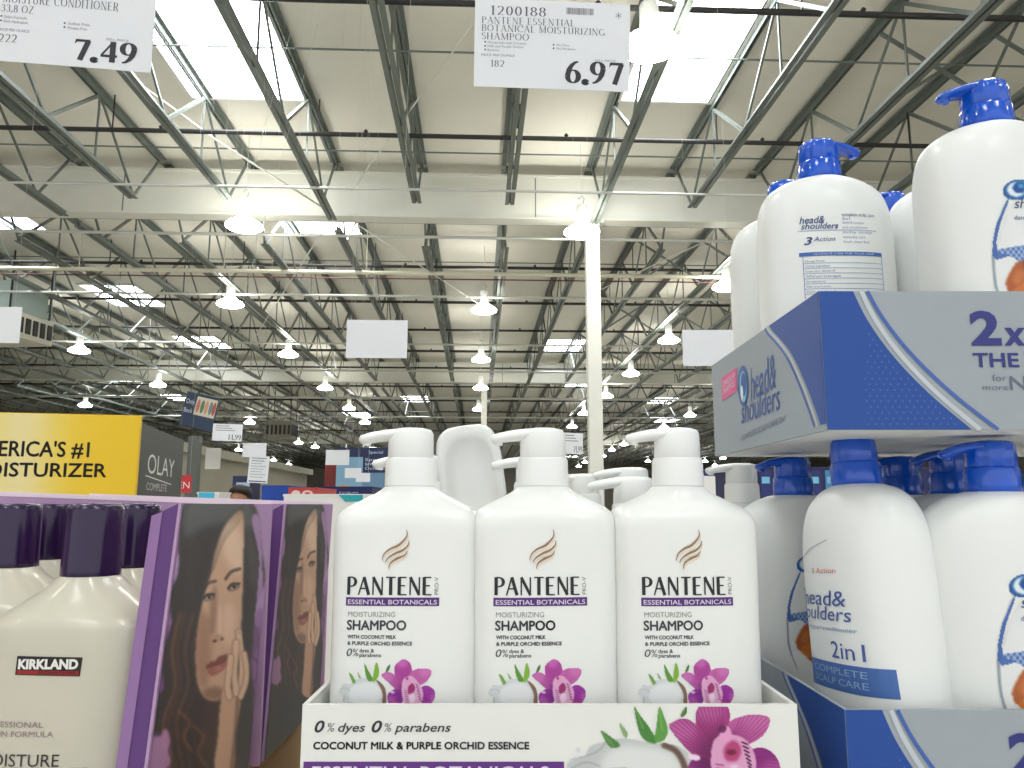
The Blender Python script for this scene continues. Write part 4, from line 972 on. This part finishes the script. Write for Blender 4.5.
put(hr, True, .404, .622, UF, (0, 0, 0), 'largest blue pump bottle at the right edge of the upper tray, almond label', GU)
put(hB, True, .3035, .730, UF, (0, 0, 0), 'blue pump bottle turned to show its printed back label, upper tray', GU)
hB2 = [c for c in hB.children if stem(c.name) == 'pump_head'][0]; hB2.rotation_euler = (0, 0, R(178))
put(hr, False, .3045, .828, UF, (0, 0, R(168)), 'blue pump bottle mostly hidden at the left back of the upper tray', GU)
put(hr, False, .436, .735, UF, (0, 0, R(155)), 'blue pump bottle between the back label bottle and the largest upper one', GU)
put(hr, False, .436, .86, UF, (0, 0, R(20)), 'blue pump bottle farthest back in the upper tray, only cap top showing', GU)
put(hr, False, .302, .845, LF, (0, 0, R(4)), 'blue pump bottle at the left back of the lower tray, almond label half covered', GLo)
pm = put(hB, False, .296, .650, LF+.0065, (0, R(-4.5), R(-84)), 'tilted blue pump bottle in the lower tray with 2in1 text on its left side', GLo, skip=('back_label',))
put(hr, False, .385, .63, LF, (0, 0, R(-1)), 'blue pump bottle at the right of the lower tray, almond label at picture edge', GLo)
put(hr, False, .412, .735, LF, (0, 0, R(10)), 'blue pump bottle in the second row of the lower tray', GLo)
put(hr, False, .414, .835, LF, (0, 0, R(3)), 'blue pump bottle in the third row of the lower tray', GLo)
put(hr, False, .535, .72, LF, (0, 0, R(3)), 'blue pump bottle beyond the right picture edge of the lower tray', GLo)
for ch in pm.children:
    if stem(ch.name) == 'pump_head': ch.rotation_euler = (0, 0, R(-8))
# label of the tilted bottle
A = Art()
def tb(px, py): return ((px-819)*.0021, .185-(py-557)*.00088)
def t_(t, x0, x1, yt, yb, c, **k): a_, b_ = tb(x0, yb), tb(x1, yt); A.text(t, a_[0], b_[0], a_[1], b_[1], c, **k)
t_('3 Action', 812, 830, 553, 558, (214, 110, 120)); t_('head&', 800, 834, 576, 587, (70, 92, 160), shear=.15); t_('shoulders', 790, 836, 590, 600, (70, 92, 160), shear=.15)
t_('shampoo+conditioner', 798, 838, 606, 609, (130, 150, 190)); t_('2in1', 822, 840, 617, 632, (74, 100, 165))
x0, z0 = tb(786, 660); x1, z1 = tb(847, 636.5); A.rect(x0, x1, z0, z1, (70, 108, 176), 0, nx=8)
t_('COMPLETE', 806, 840, 640, 646, (150, 180, 215), layer=2); t_('SCALP CARE', 806, 840, 649, 655, (150, 180, 215), layer=2)
A.stroke([tb(790, 580), tb(792, 560), tb(800, 545), tb(812, 535), tb(826, 528)], .0007, (170, 172, 176))
A.build('front_label', lambda x, y, e: hb.front(x, y, e), bodyof(pm), .0004, cut=.003)
# trays
HY = .58; c1 = atY(822, 291, HY); c2 = atY(824, 430, HY); HX0 = (c1.x+c2.x)/2
def hs_tray(label, z0, z1, first=True, full=True):
    r = tray('display_tray', label, HX0, HX0+.42, HY, .905, z0, z1, M_cardg, t=.003, inner=M_card); h = z1-z0; w = .21
    A = Art()
    def X(px): return -w+(px-822)*(.107/139)
    def Z(py): return h-(py-291)*(h/139)
    BLU = (20, 72, 154); ST = (66, 100, 176)
    cur = [(856, 291), (866, 316), (882, 344), (903, 372), (929, 400), (962, 430)]
    cc = crom(cur, 6, False)
    V = []; 
    for q in cc: V += [(X(822), Z(q[1])), (X(q[0]), Z(q[1]))]
    A.raw(V, [(2*i, 2*i+2, 2*i+3, 2*i+1) for i in range(len(cc)-1)], BLU, 0)
    A.stroke([(X(a_+8), Z(b_)) for a_, b_ in cc], .0035, (196, 202, 210), 1); A.stroke([(X(a_+14+.08*(b_-291)), Z(b_)) for a_, b_ in cc], .0028, ST, 2)
    for j in range(17):
        for i in range(14):
            px = 862+i*7+(j % 2)*3.5; py = 335+j*5.6; lim = np.interp(py, [q[1] for q in cur], [q[0] for q in cur])
            if px < lim-6 and px > 860+max(0, 40-j*4)*.2: A.disc(X(px), Z(py), .0009, .0009, (62, 96, 170), 1, 6)
    def t_(t, x0, x1, yt, yb, c, **k): A.text(t, X(x0), X(x1), Z(yb), Z(yt), c, layer=2, **k)
    INK = (44, 50, 126)
    t_('2', 969, 999, 311, 345, INK, bold=.035); t_('x', 1001, 1023, 326, 345.5, INK, bold=.035, shear=.1)
    t_('THE', 969, 1014, 353.5, 368, INK, bold=.02); t_('I', 1020, 1023, 353.5, 368, INK, bold=.02)
    t_('for', 986, 1000, 377, 382, (110, 116, 140)); t_('more', 975, 1001, 386.5, 391, (110, 116, 140), shear=.2); t_('NO', 1003, 1040, 376, 391, (100, 108, 130))
    A.build('front_print', lambda x, y, e: Vector((x, -e, y)), pan(r, 'front_panel'))
    # left side: u = distance back from the front corner
    A = Art(); D = .325
    def pu(px, py):
        d = ray(px, py); t = (HX0)/d.x; q = d*t; return (q.y-HY, q.z-.0555)
    cs = crom([pu(772, 330), pu(790, 351), pu(806, 384), pu(821, 425)], 6, False); cs = [(max(.001, a_), min(h, max(0, b_))) for a_, b_ in cs]
    V = []; ztop = h
    cs2 = [(cs[0][0]+.006, h)]+cs
    for q in cs2: V += [(0.0005, q[1]), (q[0], q[1])]
    A.raw(V, [(2*i, 2*i+2, 2*i+3, 2*i+1) for i in range(len(cs2)-1)], BLU, 0)
    A.stroke([(a_+.006, b_) for a_, b_ in cs2], .004, (196, 202, 210), 1); A.stroke([(a_+.012, b_) for a_, b_ in cs2], .003, ST, 2)
    def tu(t, ua, ub, za, zb, c, **k):
        n0 = len(A.items); A.text(t, 0, 1, 0, 1, c, layer=2, **k); V_, F_, cl, ly = A.items.pop(); A.items.append(([(ua+(ub-ua)*x_, za+(zb-za)*y_) for x_, y_ in V_], F_, cl, ly))
    def tp(t, pa, pb_, hgt, c, ly=2, **k):     # baseline from photograph point pa to pb_, cap height in metres
        a_ = pu(*pa); b_ = pu(*pb_); tu(t, a_[0], b_[0], a_[1], a_[1]+hgt, c, **k)
        V_, F_, cl, _ = A.items.pop(); du = b_[0]-a_[0]; A.items.append(([(u_, z_+(b_[1]-a_[1])*(u_-a_[0])/du) for u_, z_ in V_], F_, cl, ly))
    tp('head&', (751.5, 401), (777, 387), .026, HS1, shear=.2); tp('shoulders', (742, 424), (781, 409), .020, HS1, shear=.2); tp('COMPLETE SCALP CARE 2in1', (742, 441), (786, 421), .006, (100, 108, 140))
    e0 = pu(743.5, 386); A.disc(e0[0], e0[1], .018, .021, (40, 86, 160), 2); A.disc(e0[0]-.001, e0[1]-.001, .012, .016, (120, 190, 220), 3); A.disc(e0[0]-.003, e0[1]+.001, .009, .012, (30, 70, 150), 4); A.disc(e0[0]+.003, e0[1]-.007, .004, .008, (235, 242, 246), 5)
    A.poly([pu(*q_) for q_ in ((737, 367.5), (722, 378), (722.5, 401), (737.5, 391))], (222, 84, 150), 2)
    tp('DANDRUFF', (724, 387), (736, 378.5), .007, (248, 220, 236), 4); tp('SHAMPOO', (724, 394), (736, 386), .007, (248, 220, 236), 4)
    A.build('side_print', lambda x, y, e: Vector((-w-e, x, y)), sorted([c for c in r.children if stem(c.name) == 'side_panel'], key=lambda c: min(v.co.x for v in c.data.vertices))[0])
    return r
hs_tray('upper blue and grey cardboard tray with large 2x print, resting on the blue pumps', HC+.0555, HC+.162)
hs_tray('lower blue and grey cardboard tray holding the tilted bottle', HC-.249, HC-.143)

# ------------------------------------------------------------------ Kirkland bottles and purple cartons
KB = -.25
kb = Body(smooth_prof([(0, .056, .036, 3), (.005, .0585, .0385, 3.2), (.04, .0600, .040, 3.4), (.12, .0612, .0405, 3.4), (.156, .0615, .0405, 3.4), (.1645, .0600, .0390, 3.1), (.1710, .0540, .0355, 2.7), (.1800, .0420, .0300, 2.3), (.1890, .0290, .0255, 2.05), (.196, .0215, .0215, 2.0)]))
kr = thing('conditioner_bottle', 'x', 'bottle', (0, 0, 0)); a = MB(); kb.mesh(a, 64); autosmooth(a.build('bottle_body', M_cream, kr), 60)
a = MB(); a.lathe([(.0205, 0), (.0213, .001), (.0212, .004), (.0206, .05), (.0198, .0535), (.0175, .0555), (.001, .056)], 72, (0, 0, .1955), flute=.006, nf=36); autosmooth(a.build('screw_cap', M_purple, kr), 60)
KY = .586; kc = atY(88, 600, KY+.038)
def kl(px, py): q = atY(px, py, KY); return (q.x-kc.x, q.z-HC-KB)
A = Art()
def t_(t, x0, x1, yt, yb, c, sl=0, **k): a_, b_ = kl(x0, yb), kl(x1, yt); A.text(t, a_[0], b_[0], a_[1], b_[1], c, **k)
off = 38   # the lettering sits left of the cap because the bottle is turned
q = [kl(16, 674.5), kl(81, 676), kl(84, 657), kl(18.5, 655.5)]; nseg = 8
V = []
for i in range(nseg+1): t = i/nseg; V += [(q[0][0]+(q[1][0]-q[0][0])*t, q[0][1]+(q[1][1]-q[0][1])*t), (q[3][0]+(q[2][0]-q[3][0])*t, q[3][1]+(q[2][1]-q[3][1])*t)]
A.raw(V, [(2*i, 2*i+2, 2*i+3, 2*i+1) for i in range(nseg)], (26, 24, 24), 0)
t_('KIRKLAND', 19.5, 80.5, 658.5, 668, (236, 234, 228), bold=.05, layer=3)
q = [kl(18, 673.5), kl(80, 675), kl(80.5, 670.5), kl(18.5, 669.5)]; A.raw([q[0], q[1], q[2], q[3]], [(0, 1, 2, 3)], (150, 26, 26), 2)
t_('SIGNATURE', 40, 78, 670.5, 673.5, (26, 24, 24), layer=4)
t_('PROFESSIONAL', -24, 45, 721, 727, (150, 126, 134)); t_('SALON FORMULA', -22, 55, 730.5, 736.5, (150, 126, 134)); t_('MOISTURE', -24, 61, 753, 766, (56, 52, 54)); t_('CONDITIONER', -24, 92, 767, 772, (120, 110, 116))
A.build('label_print', lambda x, y, e: kb.front(max(-.0600, x), y, e), bodyof(kr), .0004, cut=.004)
GK = 'purple capped conditioner bottles in the purple carton'
kr.location = (kc.x, KY+.039, HC+KB); kr['label'] = 'front purple capped conditioner bottle with black and red brand label'; kr['group'] = GK
for (px, a_, lb) in [(17, .70, 'purple capped conditioner bottle at the left picture edge'), (137, .70, 'purple capped conditioner bottle right behind the front one, beside the carton edge'), (49, .80, 'purple capped conditioner bottle between the left and front caps, farther back'), (118, .77, 'purple capped conditioner bottle in the third row, mostly hidden'), (-45, .685, 'purple capped conditioner bottle outside the left picture edge, second row')]:
    dup(kr, ((px-512)/F*a_, ax(0, a_, HC), HC+KB), (0, 0, R(2)), lb, GK)

def portrait():
    """printed picture of a dark-haired model, drawn in the px of an enlarged view (300 x 728 units)"""
    P = Paint(0, 0, 310, 830, 2.5, base=(172, 128, 186))
    P.rgb[:] = np.where((P.Y > 330)[..., None], (128, 76, 140), (186, 148, 196))
    P.poly([(0, 250), (60, 235), (80, 330), (60, 420), (0, 460)], (150, 96, 160), .8, 20)
    hair = (44, 38, 40)
    P.poly([(58, 8), (120, -8), (210, -8), (262, 6), (280, 120), (288, 210), (262, 300), (276, 380), (250, 430), (262, 560), (262, 860), (-10, 860), (-10, 560), (10, 500), (-4, 420), (30, 330), (20, 250), (48, 190), (50, 100)], hair, 1, 6)
    P.poly([(66, 4), (130, -6), (214, -6), (258, 8), (262, 70), (200, 50), (120, 60), (70, 90)], (104, 108, 108), .75, 22)
    P.poly([(236, 60), (266, 120), (270, 200), (250, 220), (240, 140)], (84, 84, 86), .6, 12)
    for k, (x, c) in enumerate([(28, (96, 60, 48)), (50, (120, 76, 56)), (72, (84, 52, 44)), (14, (140, 90, 64)), (96, (70, 46, 42)), (126, (60, 42, 40))]):
        P.line([(x+40, 300), (x+18, 400), (x+26, 500), (x-6, 600), (x+12, 730)], 9, c, .7, 5)
    for k in range(9): P.line([(90+k*4, 60+k*10), (70+k*3, 200), (62+k*5, 330), (40+k*9, 520)], 2, (74, 64, 62), .5, 2)
    for k in range(5): P.line([(242+k*8, 90), (252+k*7, 220), (240+k*6, 330), (250+k*4, 480)], 2, (76, 68, 66), .5, 2)
    P.poly([(0, 640), (20, 620), (30, 700), (10, 735), (-5, 735)], (196, 140, 190), .8, 6)
    # neck and shade below chin, face
    P.poly([(140, 500), (176, 530), (190, 640), (230, 735), (120, 735), (110, 600)], (70, 48, 42), .9, 14)
    face = [(222, 14), (200, 30), (172, 70), (150, 130), (138, 190), (120, 250), (106, 320), (98, 390), (98, 450), (104, 500), (120, 530), (140, 540), (166, 536), (188, 500), (206, 440), (220, 380), (226, 300), (228, 220), (230, 120), (230, 40)]
    mk = P.poly(face, (214, 172, 142), 1, 6); mkb = P.blur(mk, 5)
    P.ell(200, 110, 30, 80, (244, 212, 184), .85, 26, rot=-14, new=False, clip=mkb)
    P.ell(190, 330, 22, 60, (240, 200, 170), .8, 20, new=False, clip=mkb)
    P.ell(118, 400, 24, 110, (150, 108, 86), .65, 20, new=False, clip=mkb)
    P.ell(146, 290, 10, 70, (120, 84, 66), .5, 10, rot=4, new=False, clip=mkb)
    P.ell(150, 520, 34, 18, (124, 86, 68), .7, 12, new=False, clip=mkb)
    P.ell(164, 320, 6, 46, (238, 204, 176), .7, 6, new=False, clip=mkb)
    # eyes and brows
    P.line([(118, 236), (132, 216), (152, 210)], 7, (52, 38, 34), .9, 2, new=False); P.line([(180, 204), (196, 184), (220, 176)], 7, (52, 38, 34), .9, 2, new=False)
    P.ell(134, 254, 17, 9, (66, 46, 42), .9, 4, rot=-20, new=False); P.ell(202, 226, 17, 9, (66, 46, 42), .9, 4, rot=-22, new=False)
    P.ell(134, 256, 11, 4.5, (196, 182, 172), 1, 1.5, rot=-20, new=False); P.ell(203, 228, 11, 4.5, (196, 182, 172), 1, 1.5, rot=-20, new=False)
    P.ell(135, 254, 5, 5, (44, 40, 44), 1, 1, new=False); P.ell(204, 226, 5, 5, (44, 40, 44), 1, 1, new=False)
    P.line([(118, 258), (130, 246), (150, 246)], 3.5, (24, 20, 20), 1, 1, new=False); P.line([(186, 230), (198, 217), (220, 216)], 3.5, (24, 20, 20), 1, 1, new=False)
    # nose, mouth
    P.ell(158, 366, 15, 10, (196, 150, 120), .8, 5, new=False); P.ell(150, 376, 6, 3.5, (56, 34, 30), .95, 2, rot=-15, new=False); P.ell(170, 370, 5, 3.2, (70, 42, 36), .9, 2, rot=-20, new=False)
    P.poly([(126, 446), (140, 432), (152, 430), (160, 420), (182, 412), (184, 424), (160, 440)], (132, 66, 62), 1, 2, new=False)
    P.poly([(128, 450), (156, 440), (184, 424), (182, 444), (160, 466), (138, 470)], (170, 96, 88), 1, 2, new=False)
    P.line([(126, 449), (150, 442), (170, 434), (186, 420)], 3, (70, 32, 32), .9, 1, new=False); P.ell(160, 452, 12, 5, (206, 140, 128), .7, 4, rot=-20, new=False)
    for k in range(6): P.line([(232-k*2, 4), (214-k*9, 50), (176-k*8, 100+k*6), (146-k*5, 180+k*8)], 2.2, (60, 48, 46), .55, 2)
    # hand against the cheek, wrist
    arm = [(176, 500), (200, 510), (222, 500), (220, 560), (206, 640), (200, 735), (150, 735), (158, 640), (164, 560)]
    P.poly(arm, (216, 172, 140), 1, 4); P.line([(214, 520), (208, 620), (196, 730)], 9, (112, 76, 58), .7, 6, new=False)
    for pts, w in (([(216, 350), (222, 400), (226, 450), (220, 510)], 17), ([(210, 380), (206, 430), (204, 470), (210, 520)], 18), ([(232, 410), (238, 450), (236, 490), (222, 530)], 15), ([(194, 420), (190, 460), (186, 500), (190, 530)], 17)):
        P.line(pts, w+3, (120, 84, 66), .7, 3.5); P.line(pts, w-1, (238, 200, 168), 1, 3); P.line([(a_+2, b_) for a_, b_ in pts], 4, (220, 180, 146), .5, 3)
    P.ell(216, 352, 5, 8, (214, 176, 156), 1, 1.5)
    # curls over the lower part
    for k, (x, y) in enumerate([(40, 560), (70, 620), (96, 560), (30, 660), (110, 660), (60, 700)]):
        P.line([(x-20, y-50), (x+10, y-20), (x-6, y+20), (x+16, y+60)], 8, [(70, 44, 38), (128, 82, 58), (54, 38, 36)][k % 3], .8, 4)
    P.poly([(252, 40), (275, 50), (284, 300), (262, 330), (268, 230), (272, 140)], (186, 148, 198), .9, 3)
    P.poly([(258, 330), (290, 320), (300, 735), (262, 735), (256, 560)], (150, 100, 166), .7, 6)
    P.line([(256, 420), (272, 440), (266, 480), (254, 500), (268, 540)], 4, (70, 40, 60), .8, 2)
    return P
PORT = portrait(); portrait_mesh = None
def purple_carton(label, y0, y1, zb, zt, with_floor=True, lean=.040, tail=''):
    """open display carton: slanted front edges, printed right side, lavender rim"""
    global portrait_mesh
    XR = -.25; XL = -.58; h = zt-zb; r = thing('purple_carton', label, 'carton', (XR, y0, zb), 0)
    t = .002; d = y1-y0
    def Y(y, z): return y+lean*(z/h)
    def slab(mb, pts2, x0, x1):   # pts2 (y,z) polygon extruded x0..x1
        n = len(pts2); V = [(x0, y, z) for y, z in pts2]+[(x1, y, z) for y, z in pts2]
        mb.add(V, [tuple(range(n)), tuple(range(2*n-1, n-1, -1))]+[(i, i+n, (i+1) % n+n, (i+1) % n) for i in range(n)])
    a = MB(); slab(a, [(Y(0, 0), 0), (Y(d, 0), 0), (Y(d, h), h), (Y(0, h), h)], -t, 0); a.build('side_panel', M_lav, r); a = MB(); slab(a, [(Y(0, 0), 0), (Y(d, 0), 0), (Y(d, h), h), (Y(0, h), h)], XL-XR, XL-XR+t); a.build('side_panel', M_lav, r)
    a = MB(); a.add([(-t, Y(-.0005, 0), 0), (-.0130, Y(-.003, 0), 0), (-.0130, Y(-.003, h), h-.006), (-t, Y(-.0005, h), h),
                     (-t, Y(.002, 0), 0), (-.0130, Y(-.0005, 0), 0), (-.0130, Y(-.0005, h), h-.006), (-t, Y(.002, h), h)], [(0, 3, 2, 1), (4, 5, 6, 7), (1, 2, 6, 5), (0, 1, 5, 4), (3, 7, 6, 2), (0, 4, 7, 3)]); a.build('front_flap', M_cardp, r)
    a = MB(); a.add([(-.0120, Y(-.0036, 0), 0), (-.0200, Y(-.0036, 0), 0), (-.0200, Y(-.0036, h), h-.009), (-.0120, Y(-.0036, h), h-.006)], [(0, 3, 2, 1)]); a.build('folded_edge', mat('lilac_edge', (142, 106, 158), .5), r)
    XW = XL-XR; ye = Y(d, h); RL, RR = h+.0135, h+.0015
    def slope(mb, ya_, yb_, zl0, zr0, zl1, zr1): mb.add([(XW, ya_, zl0), (0, ya_, zr0), (0, yb_, zr0), (XW, yb_, zl0), (XW, ya_, zl1), (0, ya_, zr1), (0, yb_, zr1), (XW, yb_, zl1)], [(3, 2, 1, 0), (4, 5, 6, 7), (0, 1, 5, 4), (1, 2, 6, 5), (2, 3, 7, 6), (3, 0, 4, 7)])
    a = MB(); slope(a, ye-.006, ye, 0, 0, RL-.0035, RR-.0035); a.build('back_panel', M_lav, r)
    a = MB(); slope(a, ye-.0065, ye+.001, RL-.0035, RR-.0035, RL+.001, RR+.001); a.build('rim', mat('pink_rim', (244, 224, 238), .5), r)
    a = MB(); a.box(XL-XR, -t, .0, d, 0, .004); a.build('bottom_panel', M_cardp, r)
    def fn(x, y, e):
        u = x/310; v = 1-y/730; return Vector((e, Y(.004+u*(d-.006), v*h), v*h*1.0))
    if portrait_mesh is None:
        NU, NV = 110, 250; Us, Vs = np.meshgrid(np.linspace(0, 1, NU), np.linspace(0, 1, NV)); P2 = Paint(0, 0, NU-1, NV-1, 1); P2.a[:] = 1
        zz = (1-Vs)*h; yy = y0+lean*(zz/h)+.003+Us*(d-.004); hh = zb+zz-HC
        axd = yy*math.cos(PIT)+hh*math.sin(PIT); px = 512+F*XR/axd; py = 384-F*(hh*math.cos(PIT)-yy*math.sin(PIT))/axd
        gx = (px-120)*2.764-110; gy = (py-490)*2.764-42
        ix = np.clip(gx/PORT.step, 0, PORT.X.shape[1]-1.001); iy = np.clip(gy/PORT.step, 0, PORT.X.shape[0]-1.001)
        x0 = ix.astype(int); y0_ = iy.astype(int); fx = (ix-x0)[..., None]; fy = (iy-y0_)[..., None]; G = PORT.rgb
        P2.rgb = (G[y0_, x0]*(1-fx)+G[y0_, x0+1]*fx)*(1-fy)+(G[y0_+1, x0]*(1-fx)+G[y0_+1, x0+1]*fx)*fy
        def f2(x, y, e): u = x/(NU-1); v = 1-y/(NV-1); return Vector((e, Y(.003+u*(d-.004), v*h), v*h))
        o = P2.build('portrait_print', f2, r, .0006); portrait_mesh = o.data
    else:
        o = bpy.data.objects.new('portrait_print', portrait_mesh); C.objects.link(o); o.parent = r
    o['label'] = 'printed portrait of a model with long dark hair'
    return r
KT = HC+.001
purple_carton('purple open carton with a printed portrait on its side, holding the capped bottles', .556, .784, KT-.2555, KT)
purple_carton('purple open carton farther back with the same portrait, beside the first shampoo bottle', .832, 1.048, KT-.2555, KT)
# ------------------------------------------------------------------ yellow skincare display box
def olay():
    a_ = atY(141, 415.5, 2.4); r = thing('display_box', 'yellow and dark grey display box header lettered in black, left side', 'display', (a_.x, 2.4, HC-.25), R(12.6))
    h = a_.z-(HC-.25); w = 1.1; D = .72
    a = MB(); a.box(-w, 0, 0, .02, 0, h); a.build('front_panel', mat('yellow_card', (238, 196, 20), .45, var=.02), r)
    a = MB(); a.box(-.02, 0, .02, D, 0, h-.02); a.build('side_panel', mat('charcoal_card', (66, 70, 66), .5), r)
    a = MB(); a.box(-w, -.02, D-.02, D, 0, h-.02); a.build('back_panel', mat('charcoal_card', (66, 70, 66), .5), r)
    a = MB(); a.box(-w, -.02, .02, D-.02, 0, .02); a.build('bottom_panel', mat('charcoal_card', (66, 70, 66), .5), r)
    inv = (Matrix.Translation(r.location) @ Matrix.Rotation(R(12.6), 4, 'Z')).inverted()
    def onf(px, py):      # photograph -> front face local
        o = inv @ Vector((0, 0, HC)); dd = inv.to_3x3() @ ray(px, py); t = (0-o.y)/dd.y; q = o+dd*t; return (q.x, q.z)
    def ons(px, py):
        o = inv @ Vector((0, 0, HC)); dd = inv.to_3x3() @ ray(px, py); t = (0-o.x)/dd.x; q = o+dd*t; return (q.y, q.z)
    # printed pale fade in the middle of the yellow
    V = []; n = 24; mb = MB()
    me_x = [onf(-30+i*(171-2)/n, 450)[0] for i in range(n+1)]
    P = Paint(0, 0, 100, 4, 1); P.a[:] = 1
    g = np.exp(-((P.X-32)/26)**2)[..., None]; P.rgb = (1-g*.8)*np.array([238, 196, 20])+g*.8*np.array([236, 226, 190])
    xa = onf(-40, 450)[0]
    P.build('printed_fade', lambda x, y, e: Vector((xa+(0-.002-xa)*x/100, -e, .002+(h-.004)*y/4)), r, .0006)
    A = Art()
    def t_(t, x0, x1, yt, yb, c, **k):
        p0 = onf(x0, yb); p1 = onf(x1, yt); A.text(t, p0[0], p1[0], p0[1], p1[1], c, layer=3, **k)
    t_("AMERICA'S #1", -33, 90, 441.5, 455.5, (36, 32, 24)); A.fat(.0011); t_('MOISTURIZER', -33, 107, 463, 476, (36, 32, 24)); A.fat(.0011)
    A.build('front_lettering', lambda x, y, e: Vector((x, -e-.0006, y)), r)
    A = Art()
    def s_(t, x0, x1, yt, yb, c, **k):
        p0 = ons(x0, yb); p1 = ons(x1, yt+2); A.text(t, p0[0], p1[0], p0[1], p0[1]+(yb-yt)*.0031*(1+p0[0]*.3), c, layer=1, **k)
    s_('OLAY', 147, 175, 452, 473, (226, 228, 222)); 
    p0 = ons(145.5, 475.5); p1 = ons(171, 484.5); A.stroke([p0, p1], .004, (226, 228, 222)); s_('COMPLETE', 146, 167, 482, 490, (200, 202, 198))
    A.build('side_lettering', lambda x, y, e: Vector((e, x, y)), r)
olay()
# ------------------------------------------------------------------ what the goods stand on
def plinth(label, x0, x1, y0, y1, top, mtl=M_kraft):
    r = thing('stacked_carton', label, 'carton', ((x0+x1)/2, (y0+y1)/2, 0)); w = (x1-x0)/2; d = (y1-y0)/2
    a = MB(); n = 4; hh = top/n
    for k in range(n): a.box(-w, w, -d, d, k*hh+.003, (k+1)*hh); a.box(-w+.004, w-.004, -d+.004, d-.004, k*hh, k*hh+.003)
    a.build('box_body', mtl, r)
    a = MB(); a.box(-w-.001, w+.001, -.025, .025, top-.001, top+.0002); a.build('packing_tape', mat('tape', (190, 170, 130), .3), r)
plinth('brown stacked cartons under the white shampoo tray', TX0+.005, TX1-.005, TY+.005, 1.02, HC+PB-.03-.0006)
a = MB(); a.box(TX0+.01, TX1-.01, TY+.01, .83, HC+PB-.03, HC+PB-.0052); tag(a.build('cardboard_sheet', M_kraft), 'brown cardboard sheet under the white shampoo tray', 'sheet')
plinth('brown stacked cartons under the blue and grey trays', HX0+.005, HX0+.42, HY+.005, .9, HC-.2497)
plinth('brown stacked cartons under the purple cartons', -.58, -.255, .53, 1.04, KT-.256)
m = MB(); m.box(-.16, .06, .845, 1.015, HC+PB-.0255, HC-.034); tag(m.build('white_carton', M_card), 'white carton in the back tray with the lying bottle on it', 'carton')
plinth('brown stacked cartons under the yellow display box', -2.35, -1.25, 2.35, 3.0, HC-.26)
